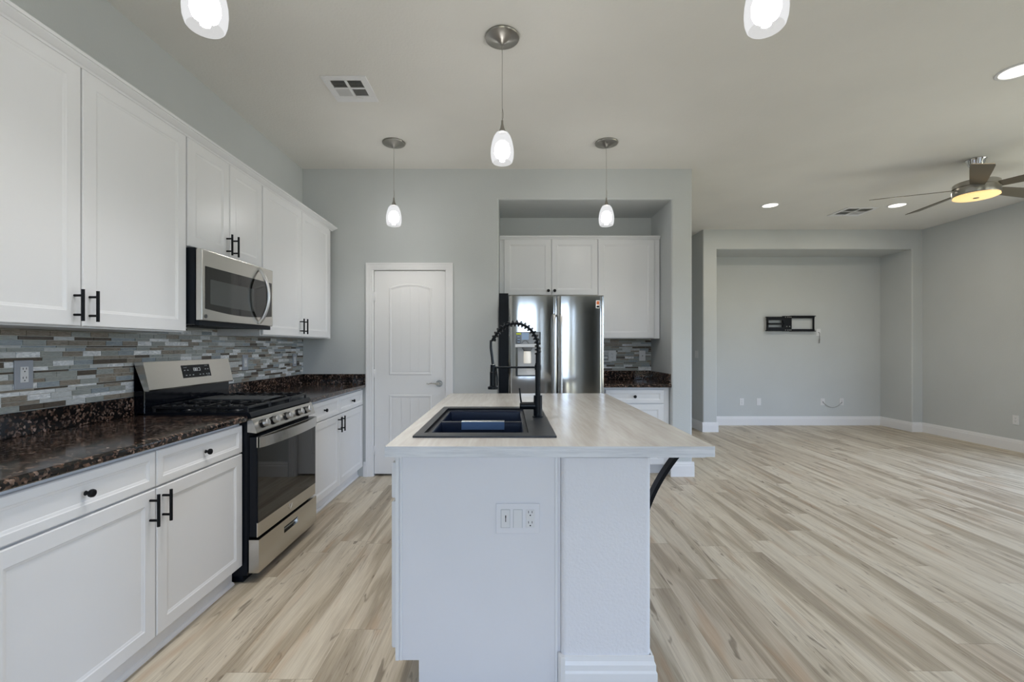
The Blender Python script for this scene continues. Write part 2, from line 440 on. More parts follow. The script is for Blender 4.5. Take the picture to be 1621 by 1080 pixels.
hx0, hx1, _, hz = HALL; hy0, hy1 = REAR_Y-4.5, REAR_Y-.15
b.box(hx0-.1, hx0, hy0, hy1, 0, hz+.1); b.box(hx1, hx1+.1, hy0, hy1, 0, hz+.1); b.box(hx0, hx1, hy0, hy1, hz, hz+.1); b.box(hx0-.1, hx1+.1, hy0-.1, hy0, 0, hz+.1); struct('wall_rear', b, 'wall_paint')
for i, (x0, x1, z0, z1) in enumerate(WINS):
    b = B(); ya, yb_ = REAR_Y-.12, REAR_Y-.05; w = .05
    b.box(x0, x0+w, ya, yb_, z0, z1); b.box(x1-w, x1, ya, yb_, z0, z1); b.box(x0+w, x1-w, ya, yb_, z0, z0+w); b.box(x0+w, x1-w, ya, yb_, z1-w, z1)
    xm = (x0+x1)/2; b.box(xm-.03, xm+.03, ya, yb_, z0+w, z1-w)
    wn = struct('window_%d' % (i+1), b, 'trim_white')
    b = B(); b.box(x0+w, xm-.03, ya+.03, ya+.036, z0+w, z1-w); b.box(xm+.03, x1-w, ya+.03, ya+.036, z0+w, z1-w); b.build('pane', 'window_glass', wn)
for i, (sy0, sy1, sz0, sz1) in enumerate(SIDE):
    b = B(); xa, xb = XR+.05, XR+.12; w = .05
    b.box(xa, xb, sy0, sy0+w, sz0, sz1); b.box(xa, xb, sy1-w, sy1, sz0, sz1); b.box(xa, xb, sy0+w, sy1-w, sz0, sz0+w); b.box(xa, xb, sy0+w, sy1-w, sz1-w, sz1)
    wn = struct('window_%d' % (i+2), b, 'trim_white')
    b = B(); b.box(xa+.03, xa+.036, sy0+w, sy1-w, sz0+w, sz1-w); b.build('pane', 'window_glass', wn)

BH, BT = .147, .016
def base_seg(b, p, q, n):
    # straight run of skirting from p to q, n = unit normal into the room
    p, q, n = Vector(p).to_3d(), Vector(q).to_3d(), Vector(n).to_3d()
    prof = [(0, 0), (BT, 0), (BT, BH*.72), (BT*.75, BH*.78), (BT*.75, BH*.86), (BT*.45, BH*.95), (BT*.4, BH), (0, BH)]
    b.loft([[p+n*a+Vector((0, 0, z)) for a, z in prof], [q+n*a+Vector((0, 0, z)) for a, z in prof]])
b = B(); base_seg(b, (XR, REAR_Y), (XR, YT-.0), (-1, 0)); struct('baseboard_right', b, 'trim_white')
b = B(); base_seg(b, (TX0, TYB), (TX1, TYB), (0, -1)); base_seg(b, (TX1, TYB), (TX1, YT-BT), (-1, 0)); base_seg(b, (TX1, YT), (XR-BT, YT), (0, -1))
base_seg(b, (HX-BT, YT), (TX0+BT, YT), (0, -1)); base_seg(b, (TX0, YT), (TX0, TYB), (1, 0)); base_seg(b, (HX, YT), (HX, HY), (-1, 0)); struct('baseboard_media', b, 'trim_white')
b = B(); base_seg(b, (NX1-.012, YB), (KX+BT, YB), (0, -1)); base_seg(b, (KX, YB), (KX, HY), (1, 0)); struct('baseboard_column', b, 'trim_white')
b = B(); base_seg(b, (-.545, YB), (NX0, YB), (0, -1)); base_seg(b, (-1.445, YB), (-1.418, YB), (0, -1)); struct('baseboard_back', b, 'trim_white')

# ------------------------------------------------------------------ pantry door
b = B(); cw = .072
def casing(b, o0, o1, t):
    b.box(-1.3526-o1, -1.3526-o0, YB-t, YB, 0, 2.062+o1); b.box(-.620+o0, -.620+o1, YB-t, YB, 0, 2.062+o1); b.box(-1.3526-o0, -.620+o0, YB-t, YB, 2.062+o0, 2.062+o1)
casing(b, 0, .020, .010); casing(b, .020, .048, .014); casing(b, .048, .066, .019)
struct('trim_1', b, 'trim_white')
b = B()
b.box(DX0, -1.3445, YB, YB+.09, 0, DZ); b.box(-.6285, DX1, YB, YB+.09, 0, DZ); b.box(-1.3445, -.6285, YB, YB+.09, 2.055, DZ); struct('trim_2', b, 'trim_white')
SX0, SX1, SF = -1.3415, -.6315, YB+.012
b = B(); b.box(SX0, SX1, SF, SF+.036, .022, 2.052, .002, 1)
def arch(x0, x1, z0, z1, rise, d):
    pts = [(x0+d, z0+d), (x1-d, z0+d)]; hw = (x1-x0)/2; xc = (x0+x1)/2; N = 14 if rise else 1
    for i in range(N+1):
        x = x1-d-(x1-x0-2*d)*i/N; pts.append((x, z1-d+rise*(1-((x-xc)/hw)**2)))
    return pts
for (z0, z1, rise) in ((1.010, 1.882, .042), (.225, .815, 0)):
    px0, px1 = -1.195, -.765
    loops = [[Vector((x, SF-h, z)) for x, z in arch(px0, px1, z0, z1, rise, d)] for d, h in ((0, -.001), (.008, .006), (.016, .006), (.030, .001))]
    b.loft(loops, False, False)
    # planked field of the panel
    fx0, fx1 = px0+.036, px1-.036; n = 4; wv = (fx1-fx0)/n
    for k in range(n):
        a0, a1 = fx0+k*wv+.002, fx0+(k+1)*wv-.002; hw = (px1-px0)/2; xc = (px0+px1)/2
        top = lambda x: z1-.036+rise*(1-((x-xc)/hw)**2)
        tb = [(a0, z0+.036), (a1, z0+.036)]+[(a1-(a1-a0)*i/4, top(a1-(a1-a0)*i/4)) for i in range(5)]
        b.loft([[Vector((x, SF+.001, z)) for x, z in tb], [Vector((x, SF-.004, z)) for x, z in tb]], False, True)
door = struct('door_1', b, 'door_white'); door['label'] = 'white pantry door with an arched upper panel'
b = B(); hc = Vector((-.692, SF, .925))
b.cyl(hc, hc+Vector((0, -.008, 0)), .034, .032, 24); b.cyl(hc+Vector((0, -.008, 0)), hc+Vector((0, -.05, 0)), .016, .012, 14)
b.tube([hc+Vector(v) for v in ((.004, -.05, 0), (-.03, -.052, .004), (-.07, -.05, .008), (-.1, -.047, .0), (-.118, -.046, .006))], [.011, .009, .007, .006, .005], 10)
b.build('door_handle', 'chrome', door)
for z in (1.79, 1.02, .26):
    b = B(); b.cyl((SX0+.002, SF-.006, z-.045), (SX0+.002, SF-.006, z+.045), .006, seg=10); b.box(SX0+.003, SX0+.02, SF-.002, SF+.002, z-.045, z+.045); b.build('hinge', 'trim_white', door)

# ------------------------------------------------------------------ left run: base cabinets
XD = -1.445                                                 # door face
def base_cab(y0, y1, ymid, label, ends):
    r = thing('base_cabinet', label, 'kitchen cabinet', ((XL-1.46)/2, (y0+y1)/2, 0))
    b = B(); b.box(XL+.002, XD-.02, y0, y1, .10, .884); b.box(XL+.002, -1.52, y0, y1, 0, .10); b.build('body', 'cabinet_white', r)
    b = B(); b.box(-1.52, -1.505, y0, y1, 0, .10); b.prism([(-1.505, 0), (-1.49, 0), (-1.493, .009), (-1.499, .014), (-1.505, .016)], 'y', y0, y1); b.build('toe_kick', 'trim_white', r)
    f = face_px(XD, 0)
    for a, c in ((ends[0], ymid-.003), (ymid+.003, ends[1])):
        d = shaker(r, 'drawer', f, a, c, .722, .868, rail=.032); knob(d, f, (a+c)/2, .795)
        shaker_d = shaker(r, 'door', f, a, c, .105, .714); near = abs(c-ymid) < .01
        pull(shaker_d, f, ymid-.034 if near else ymid+.034, .570, .700)
    return r
base_cab(1.235, 2.474, 1.867, 'white two-door base cabinet nearest the camera, under the speckled granite beside the range', (1.245, 2.470))
base_cab(3.238, YB-.002, 3.888, 'white two-door base cabinet between the range and the pantry door', (3.25, 4.512))

# granite tops
def counter_left(y0, y1, label, endlip):
    r = thing('countertop', label, 'countertop', ((XL-1.42)/2, (y0+y1)/2, .886))
    b = B(); b.box(XL+.001, -1.42, y0, y1, .886, .920, .012, 4, lambda m, d: m.x > -1.43 and abs(d.y) > .1)
    b.build('slab', 'granite', r)
    b = B(); b.box(XL+.001, XL+.02, y0, y1, .920, 1.022, .003, 1)
    if endlip: b.box(XL+.02, -1.424, y1-.02, y1, .920, 1.022, .003, 1)
    b.build('upstand', 'granite', r)
counter_left(1.235, 2.474, 'brown speckled granite countertop nearest the camera, ending at the range', False)
counter_left(3.236, YB-.001, 'short granite countertop in the corner between range and pantry door', True)

# mosaic backsplashes
def mosaic(name, label, f, rects, seed):
    rnd = random.Random(seed); b = B(); g = .0021
    for u0, u1, v0, v1 in rects:
        b.mi = 0; lbox(b, f, u0, u1, -.005, -.001, v0, v1)
        seqs = [.0225, .0145, .0225, .0145, .0075, .0225, .0145, .0225, .0075, .0145]; v = v0+g; i = 0
        while v < v1-.004:
            h = min(seqs[i % len(seqs)], v1-g-v); i += 1
            u = u0-rnd.random()*.1
            while u < u1:
                L = rnd.choice([.097, .097, .147]) if h > .01 else .147
                if h > .02: L = .097
                a, c = max(u, u0+.001), min(u+L, u1-.001)
                if c-a > .004:
                    w = [0, 27, 13, 15, 17, 13, 15] if h > .01 else [0, 14, 8, 8, 28, 34, 8]
                    b.mi = rnd.choices(range(7), w)[0]; y = -.008-rnd.random()*.0012
                    P = [f(a, y, v), f(c, y, v), f(c, y, v+h), f(a, y, v+h)]; Q = [f(a, -.004, v), f(c, -.004, v), f(c, -.004, v+h), f(a, -.004, v+h)]
                    P[0] += (Q[0]-P[0])*.12*rnd.random(); P[2] += (Q[2]-P[2])*.12*rnd.random()
                    b.loft([Q, P], False, True)
                u += L+g
            v += h+g; b.mi = 0
    return tag(b.build(name, TILES), label, 'backsplash')
mosaic('tile_backsplash', 'long grey and brown mosaic tile backsplash on the wall behind the range', face_px(XL, 0), [(1.235, YB-.002, 1.023, 1.371), (2.452, 3.197, 1.371, 1.411)], 4)

# ------------------------------------------------------------------ left run: wall cabinets
XU = -1.73
def wall_cab(y0, y1, z0, doors, label, pz):
    r = thing('wall_cabinet', label, 'kitchen cabinet', ((XL+XU)/2, (y0+y1)/2, z0))
    b = B(); b.box(XL+.002, XU-.02, y0, y1-.001, z0, 2.445); b.build('body', 'cabinet_white', r)
    f = face_px(XU, 0)
    for k, (a, c) in enumerate(doors):
        d = shaker(r, 'door', f, a, c, z0+.006, 2.428, rail=.06); pull(d, f, c-.030 if k == 0 else a+.030, pz, pz+.127)
    return r
wall_cab(1.235, 2.449, 1.372, [(1.242, 1.842), (1.848, 2.443)], 'tall white wall cabinet nearest the camera, left of the microwave', 1.398)
wall_cab(2.449, 3.2, 1.835, [(2.455, 2.821), (2.827, 3.194)], 'short white wall cabinet directly above the microwave', 1.856)
wall_cab(3.2, 4.47, 1.372, [(3.207, 3.803), (3.809, 4.392)], 'tall white wall cabinet between the microwave and the back wall', 1.40)
b = B(); prof = [(0, 0), (.014, 0), (.018, .008), (.024, .012), (.042, .028), (.044, .032), (.050, .032), (.050, .045), (0, .045)]
def crown(p, q, n, e0=0, e1=0):
    # mitred crown run from p to q
    p, q, n = Vector(p), Vector(q), Vector(n); d = (q-p).normalized()
    b.loft([[p+n*a-d*a*e0+Vector((0, 0, z)) for a, z in prof], [q+n*a+d*a*e1+Vector((0, 0, z)) for a, z in prof]])
crown((-1.749, 1.235, 2.430), (-1.749, 4.471, 2.430), (1, 0, 0), 0, 1); crown((-1.749, 4.471, 2.430), (XL+.004, 4.471, 2.430), (0, 1, 0), 1, 0)
tag(b.build('crown_moulding', 'cabinet_white'), 'long white crown moulding along the tops of the range side wall cabinets', 'moulding')

# ------------------------------------------------------------------ microwave
mw = thing('microwave', 'stainless over-the-range microwave with black glass door', 'microwave', (-1.85, 2.825, 1.412))
Y0, Y1 = 2.453, 3.197
b = B(); b.box(XL+.003, -1.692, Y0, Y1, 1.418, 1.832); b.box(-1.692, -1.672, Y0+.004, Y1-.004, 1.412, 1.436); b.build('body', 'dark_side', mw)
b = B(); b.box(-1.690, -1.655, Y0+.002, Y1-.002, 1.437, 1.828, .006, 3); dr = b.build('door', 'steel_y', mw)
b = B(); N = 16; ya, yb_ = 2.482, 3.176
pts = [(ya, 1.736), (ya, 1.503)]+[(ya+(yb_-ya)*i/N, 1.503-.020*math.sin(PI*i/N)) for i in range(1, N)]+[(yb_, 1.503), (yb_, 1.736)]
b.prism(pts[::-1], 'x', -1.6555, -1.6535); b.build('glass', 'glass_black', dr)
b = B(); ya, yb_ = 2.522, 2.955; pts = [(ya, 1.668), (ya, 1.532)]+[(ya+(yb_-ya)*i/N, 1.532-.010*math.sin(PI*.5*i/N)) for i in range(1, N)]+[(yb_, 1.522), (yb_, 1.668)]
b.prism(pts[::-1], 'x', -1.6536, -1.6530); b.build('screen', 'mw_screen', dr)
b = B(); pts = []
for i in range(21):
    u = i/20; pts.append((-1.652+.062*math.sin(PI*u)**.75, 3.015, 1.452+.358*u))
b.tube(pts, .0115, 12); b.build('handle', 'alu', dr)
b = B(); b.cyl((-1.6552, 2.487, 1.462), (-1.6525, 2.487, 1.462), .011, seg=20); b.build('emblem', 'griddle', dr)
b = B()
for k in range(9): b.box(-1.95+k*.028, -1.935+k*.028, 2.6, 3.05, 1.4135, 1.418)
b.build('vent_grille', 'black_metal', mw)

# ------------------------------------------------------------------ gas range
rg = thing('gas_range', 'stainless and black gas range under the microwave', 'stove', (-1.73, 2.855, 0))
Y0, Y1 = 2.480, 3.230; YM = (Y0+Y1)/2
b = B(); b.box(XL+.012, -1.424, Y0, Y1, .045, .905); b.box(XL+.03, -1.46, Y0+.02, Y1-.02, .0, .045); b.box(-1.424, -1.418, Y0+.004, Y1-.004, .24, .82)
b.build('body', 'black_enamel', rg)
b = B(); b.prism([(XL+.03, .905), (-1.408, .905), (-1.402, .910), (-1.412, .932), (-1.418, .936), (XL+.08, .936), (XL+.08, .930), (XL+.03, .930)], 'y', Y0, Y1)
cook = b.build('cooktop', 'black_enamel', rg)
b = B(); b.prism([(-1.424, .828), (-1.376, .822), (-1.374, .828), (-1.398, .896), (-1.404, .901), (-1.424, .901)], 'y', Y0, Y1); cp = b.build('control_panel', 'steel_y', rg)
for y in (2.565, 2.675, 2.835, 2.995, 3.105):
    p = Vector((-1.386, y, .862)); n = Vector((.93, 0, .33)).normalized(); b = B()
    b.tube([p-n*.004, p+n*.008], [.024, .024], 22); b.mi = 1; b.tube([p+n*.008, p+n*.012, p+n*.034, p+n*.037], [.0175, .021, .020, .017], 22)
    s_ = Vector((0, 0, 1)); b.build('knob', ['black_gloss', 'alu'], cp)
b = B(); b.box(-1.418, -1.373, Y0+.006, Y1-.006, .252, .802, .003, 1); od = b.build('oven_door', 'black_enamel', rg)
for z0, z1 in ((.252, .330), (.742, .800)): b = B(); b.box(-1.377, -1.3705, Y0+.005, Y1-.005, z0, z1, .001, 1); b.build('rail', 'steel_y', od)
b = B(); b.box(-1.3715, -1.3685, Y0+.007, Y1-.007, .330, .742); b.build('glass', 'glass_black', od)
b = B(); N = 20; outer = []; inner = []
for i in range(N+1):
    u = i/N; y = Y0+.006+(Y1-Y0-.012)*u; bow = .036*math.sin(PI*min(max((u-.0)/1, 0), 1))**.55
    outer.append((-1.362+bow, y)); inner.append((-1.374+bow, y))
b.prism(outer+inner[::-1], 'z', .742, .800); b.box(-1.372, -1.360, Y0+.006, Y0+.03, .742, .800); b.box(-1.372, -1.360, Y1-.03, Y1-.006, .742, .800); b.build('handle', 'steel_y', od)
b = B()
for k in range(5): b.box(-1.395, -1.378, Y0+.10+k*.118, Y0+.19+k*.118, .7995, .8015)
b.build('vent_slots', 'slot_dark', od)
# swirl emblem on the lower rail of the oven door
b = B(); yc, zc, xe = 2.853, .291, -1.3695
for s_, h in ((1, 1), (-1, .8)):
    b.tube([(xe, yc+s_*.026*(1-u)**.8*(1 if u < 1 else 0), zc+(.017*h)*(1-u)**1.6-.012*u) for u in [i/8 for i in range(9)]], [.0008+.0022*math.sin(PI*(.15+.8*i/8)) for i in range(9)], 8)
b.tube([(xe, yc-.012+.02*i/8, zc+.006+.012*math.sin(PI*i/8)) for i in range(9)], [.0006+.0014*math.sin(PI*i/8) for i in range(9)], 8)
b.build('emblem', 'chrome', od)
# drawer with a recessed grip
b = B(); hy0, hy1, hz0, hz1 = 2.765, 2.945, .160, .198; xf = -1.364
ys = [Y0+.004, hy0, hy1, Y1-.004]; zs = [.058, hz0, hz1, .238]
V = [[b.bm.verts.new((xf, y, z)) for z in zs] for y in ys]
for i in range(3):
    for j in range(3):
        if (i, j) != (1, 1): b.face((V[i][j], V[i+1][j], V[i+1][j+1], V[i][j+1]))
R = [b.bm.verts.new(p) for p in ((-1.385, hy0+.004, hz0+.004), (-1.385, hy1-.004, hz0+.004), (-1.385, hy1-.004, hz1-.004), (-1.385, hy0+.004, hz1-.004))]
H = [V[1][1], V[2][1], V[2][2], V[1][2]]
for k in range(4): b.face((H[k], H[(k+1) % 4], R[(k+1) % 4], R[k]))
b.face(R)
K = [b.bm.verts.new(p) for p in ((-1.418, ys[0], zs[0]), (-1.418, ys[3], zs[0]), (-1.418, ys[3], zs[3]), (-1.418, ys[0], zs[3]))]
edge = [[V[i][0] for i in range(4)], [V[3][j] for j in range(4)], [V[i][3] for i in (3, 2, 1, 0)], [V[0][j] for j in (3, 2, 1, 0)]]
for k in range(4): b.face(edge[k]+[K[(k+1) % 4], K[k]])
b.face(K); dw = b.build('drawer', 'steel_y', rg)
b = B(); b.box(-1.384, -1.366, hy0+.006, hy1-.006, hz1-.010, hz1-.0045); b.build('grip', 'dark_side', dw)
# back guard with display
b = B(); b.box(XL+.012, -1.985, Y0, Y1, .905, 1.052, .003, 1); b.box(XL+.012, -2.040, Y0, Y1, 1.052, 1.20); b.build('back_panel', 'black_gloss', rg)
b = B(); b.prism([(-2.042, 1.206), (-1.992, 1.211), (-1.957, 1.058), (-1.960, 1.050), (-1.985, 1.050)][::-1], 'y', Y0-.002, Y1+.002); bgd = b.build('backguard', 'steel_y', rg)
def on_guard(y, u, out=0):   # u 0..1 up the sloping face
    p = Vector((-1.957, y, 1.058)).lerp(Vector((-1.992, y, 1.211)), u); return p+Vector((.975, 0, .223))*out
b = B(); b.loft([[on_guard(2.755, .30, -.002), on_guard(3.01, .30, -.002), on_guard(3.01, .80, -.002), on_guard(2.755, .80, -.002)], [on_guard(2.755, .30, .002), on_guard(3.01, .30, .002), on_guard(3.01, .80, .002), on_guard(2.755, .80, .002)]])
ds = b.build('display', 'black_enamel', rg)
def dash(y, u, wy, wu): b.loft([[on_guard(y-wy, u-wu, .0015), on_guard(y+wy, u-wu, .0015), on_guard(y+wy, u+wu, .0015), on_guard(y-wy, u+wu, .0015)], [on_guard(y-wy, u-wu, .0026), on_guard(y+wy, u-wu, .0026), on_guard(y+wy, u+wu, .0026), on_guard(y-wy, u+wu, .0026)]])
for q_ in [(y, .40, .006, .016) for y in (2.782, 2.812, 2.842, 2.905, 2.935, 2.968, 2.990)]+[(y, .60, .006, .016) for y in (2.775, 2.802, 2.965, 2.988)]+[(2.783, .71, .014, .006), (2.975, .745, .014, .006), (2.98, .335, .014, .005)]:
    b = B(); dash(*q_); b.build('button_label', 'mark_grey', ds)
def digit(y, segs):
    h, w = .055, .0075
    S = {'a': (0, 1, 1, 0), 'g': (0, 0, 1, 0), 'd': (0, -1, 1, 0)}
    for c in segs:
        if c in S: dash(y, .615+S[c][1]*h, w, .010)
        elif c == 'b': dash(y+w, .615+h/2, .002, h/2)
        elif c == 'c': dash(y+w, .615-h/2, .002, h/2)
        elif c == 'e': dash(y-w, .615-h/2, .002, h/2)
        elif c == 'f': dash(y-w, .615+h/2, .002, h/2)
for q_ in ((2.862, 'abcdefg'), (2.882, 'abcdefg'), (2.906, 'abcd')): b = B(); digit(*q_); b.build('clock_digit', 'mark_white', ds)
# burners, grates, griddle
for (x, y, r) in ((-1.56, 2.605, .048), (-1.84, 2.605, .040), (-1.56, 3.105, .044), (-1.84, 3.105, .036)):
    b = B(); b.lathe([(r+.02, .936), (r+.016, .942), (r+.004, .944), (r+.002, .951), (r*.2, .952)], (x, y, 0), 28); bn = b.build('burner', 'black_enamel', rg)
    b = B(); b.lathe([(r, .951), (r, .957), (r*.93, .960), (0, .960)], (x, y, 0), 28); b.build('burner_cap', 'cast_iron', bn)
def grate(y0, y1, solid=False):
    b = B(); xa, xb = -1.955, -1.428; t = .0055; zt, zb = .968, .955
    def bar(x0, x1, ya, yb): b.box(x0, x1, ya, yb, zb, zt, .0015, 1)
    bar(xa, xb, y0, y0+2*t); bar(xa, xb, y1-2*t, y1); bar(xa, xa+2*t, y0+2*t, y1-2*t); bar(xb-2*t, xb, y0+2*t, y1-2*t)
    xm = (xa+xb)/2; bar(xm-t, xm+t, y0+2*t, y1-2*t)
    for x in (xa+.004, xm-t, xb-.014):
        for y in (y0, y1-.012): b.box(x, x+.012, y, y+.012, .9355, zb, .002, 1)
    if not solid:
        ym = (y0+y1)/2
        for xc in ((xa+xm)/2, (xb+xm)/2):
            for s_ in (-1, 1):
                b.box(xc-t, xc+t, ym+s_*.035 if s_ > 0 else y0+2*t, y1-2*t if s_ > 0 else ym-.035, zb, zt+.003, .0015, 1)
                b.box(xc+s_*.035 if s_ > 0 else xc-.115, xc+.115 if s_ > 0 else xc-.035, ym-t, ym+t, zb, zt+.003, .0015, 1)
        for k in range(8):   # raised fingers along the outer rail
            x = xa+.04+k*.062; b.box(x, x+.018, y0-.001, y0+.024, zt-.006, zt+.007, .004, 2); b.box(x, x+.018, y1-.024, y1+.001, zt-.006, zt+.007, .004, 2)
    return b.build('grate', 'cast_iron', rg)
grate(Y0+.012, Y0+.246); grate(Y0+.250, Y1-.250, True); grate(Y1-.246, Y1-.012)
b = B(); b.box(-1.91, -1.48, Y0+.275, Y1-.275, .969, .978, .004, 2); b.box(-1.90, -1.49, Y0+.283, Y1-.283, .9775, .9785); b.build('griddle_plate', 'griddle', rg)

# ------------------------------------------------------------------ outlets and switches
def receptacle(b, f, x, z, s=1):
    # two sockets: slots and round earth pins
    for dz in (.019, -.019):
        for dx in (-.0065, .0065): lbox(b, f, x+dx-.0011, x+dx+.0011, -.0085, -.0075, z+dz+.002, z+dz+.010)
        b.cyl(f(x, -.0075, z+dz-.006), f(x, -.0085, z+dz-.006), .0026, seg=10)
def outlet(f, x, z, label, plate='plate_white', w=.070, h=.115, cat='outlet', kind='socket', name='wall_outlet', face='plate_white'):
    r = thing(name, label, cat, f(x, 0, z-h/2))
    b = B(); lbox(b, f, x-w/2, x+w/2, -.006, 0, z-h/2, z+h/2, .002, 2); b.build('plate', plate, r)
    b = B(); lbox(b, f, x-.0165, x+.0165, -.0078, -.0055, z-.033, z+.033, .001, 1); q = b.build('socket_face' if kind == 'socket' else ('rocker' if kind == 'rocker' else 'insert'), face, r)
    if kind == 'socket': b = B(); receptacle(b, f, x, z); b.build('slots', 'slot_dark', q)
    if kind == 'coax': b = B(); b.cyl(f(x, -.0075, z), f(x, -.018, z), .006, seg=10); b.build('connector', 'cable_grey', q)
    return r
fl = face_px(XL+.0082, 0)
outlet(fl, 1.917, 1.178, 'grey-plated outlet on the mosaic tile left of the range', 'plate_grey', .074, .12)
outlet(fl, 3.53, 1.172, 'grey-plated outlet on the mosaic tile just beyond the range', 'plate_grey', .074, .12)
outlet(fl, 4.345, 1.165, 'grey-plated outlet on the mosaic tile close to the back corner', 'plate_grey', .074, .12)

# ------------------------------------------------------------------ fridge niche
fn = face_ny(0, 4.85)
def niche_cab(x0, x1, z0, doors, label, knobs):
    r = thing('wall_cabinet', label, 'kitchen cabinet', ((x0+x1)/2, 5.02, z0))
    b = B(); b.box(x0, x1-.001, 4.87, NY-.002, z0, 2.455); b.build('body', 'cabinet_white', r)
    for k, (a, c) in enumerate(doors):
        d = shaker(r, 'door', fn, a, c, z0+.006, 2.440, rail=.06)
        if knobs: knob(d, fn, knobs[k], z0+.052, .0165)
    return r
niche_cab(NX0+.003, .953, 1.838, [(-.047, .456), (.460, .950)], 'short white two-door cabinet above the refrigerator', (.424, .491))
niche_cab(.953, 1.618, 1.380, [(.957, 1.556)], 'tall white single-door wall cabinet right of the refrigerator', None)
b = B(); prof = [(0, 0), (.012, 0), (.016, .008), (.024, .018), (.030, .022), (.030, .034), (0, .034)]
crown((1.618, 4.869, 2.442), (NX0+.003, 4.869, 2.442), (0, -1, 0), 0, 0)
tag(b.build('crown_moulding', 'cabinet_white'), 'short white crown moulding over the cabinets in the refrigerator niche', 'moulding')
mosaic('tile_backsplash', 'small grey mosaic tile backsplash in the niche right of the refrigerator', face_ny(0, NY), [(.93, 1.622, 1.023, 1.379)], 9)
outlet(face_ny(0, NY-.0082), 1.178, 1.19, 'white outlet on the niche tile, the one beside the refrigerator', w=.088, h=.12)
outlet(face_ny(0, NY-.0082), 1.520, 1.19, 'white cover plate on the niche tile, the one by the wall corner', kind='coax', cat='wall plate', name='wall_plate')
r = thing('countertop', 'small dark granite countertop in the niche right of the refrigerator', 'countertop', (1.28, 4.86, .886))
b = B(); b.box(.925, NX1-.001, YB-.004, NY-.001, .886, .920, .01, 3, lambda m, d: m.y < YB and abs(d.x) > .1); b.build('slab', 'granite', r)
b = B(); b.box(.925, NX1-.001, NY-.02, NY-.001, .920, 1.022, .003, 1); b.box(NX1-.021, NX1-.001, YB+.01, NY-.02, .920, 1.022, .003, 1); b.build('upstand', 'granite', r)
r = thing('base_cabinet', 'white drawer base cabinet in the niche right of the refrigerator', 'kitchen cabinet', (1.28, 4.86, 0))
b = B(); b.box(.925, 1.618, 4.59, NY-.002, .10, .884); b.box(.925, 1.618, 4.66, NY-.002, 0, .10); b.build('body', 'cabinet_white', r)
f = face_ny(0, 4.57)
for z0, z1 in ((.724, .862), (.420, .716), (.110, .412)):
    d = shaker(r, 'drawer', f, .975, 1.560, z0, z1, rail=.036 if z0 > .7 else .055); knob(d, f, 1.267, (z0+z1)/2, .016)

# ------------------------------------------------------------------ refrigerator
fr = thing('refrigerator', 'stainless French-door refrigerator with ice dispenser in the niche', 'refrigerator', (.455, 4.75, 0))
FX0, FXM, FX1 = .003, .4625, .910
b = B(); b.box(FX0+.006, FX1-.006, 4.425, 5.13, .03, 1.770); b.box(FX0+.03, FX1-.03, 4.45, 5.1, 0, .03); b.build('body', 'dark_side', fr)
def prof_y(u):      # door front: gently crowned
    return 4.340-.013*(1-abs(2*u-1)**2.6)
def fr_door(x0, x1, z0, z1, hole=None, name='door'):
    b = B(); us = [i/24 for i in range(25)]
    if hole: us = sorted(set([u for u in us if all(abs(u-(h-x0)/(x1-x0)) > .012 for h in hole[:2])]+[(h-x0)/(x1-x0) for h in hole[:2]]))
    zs = [z0, z0+.008, z1-.008, z1]
    if hole: zs = [z0, z0+.008, hole[2], hole[3], z1-.008, z1]
    def P(u, z):
        y = prof_y(u)
        if u < .001 or u > .999: y += .008
        if z in (z0, z1): y += .008
        return (x0+(x1-x0)*u, y, z)
    G = [[b.bm.verts.new(P(u, z)) for z in zs] for u in us]
    for i in range(len(us)-1):
        for j in range(len(zs)-1):
            xm = x0+(x1-x0)*(us[i]+us[i+1])/2; zm = (zs[j]+zs[j+1])/2
            if hole and hole[0] < xm < hole[1] and hole[2] < zm < hole[3]: continue
            b.face((G[i][j], G[i+1][j], G[i+1][j+1], G[i][j+1]), True)
    yb = 4.42; K = [[b.bm.verts.new((x, yb, z)) for z in (z0, z1)] for x in (x0, x1)]
    b.face([g[0] for g in G]+[K[1][0], K[0][0]]); b.face([g[-1] for g in G]+[K[1][1], K[0][1]])
    b.face(G[0]+[K[0][1], K[0][0]]); b.face(G[-1]+[K[1][1], K[1][0]]); b.face((K[0][0], K[1][0], K[1][1], K[0][1]))
    return b.build(name, 'steel_z', fr)
DH = (.068, .306, 1.012, 1.434)
dl = fr_door(FX0, FXM-.004, .735, 1.784, DH); dr_ = fr_door(FXM+.004, FX1, .735, 1.784); dz_ = fr_door(FX0, FX1, .06, .722, None, 'freezer_drawer')
def fr_handle(p, x, s_):
    b = B(); pts = [(x, 4.345, 1.60), (x, 4.31, 1.588), (x, 4.290, 1.55)]+[(x, 4.287, 1.5-.7*i/8) for i in range(9)]+[(x, 4.31, .772), (x, 4.345, .76)]
    b.tube(pts, .0125, 12); return b.build('handle', 'alu', p)
fr_handle(dl, .432, -1); fr_handle(dr_, .497, 1)
b = B(); b.tube([(.08, 4.35, .66), (.08, 4.29, .655), (.83, 4.29, .655), (.83, 4.35, .66)], .0125, 12); b.build('handle', 'alu', dz_)
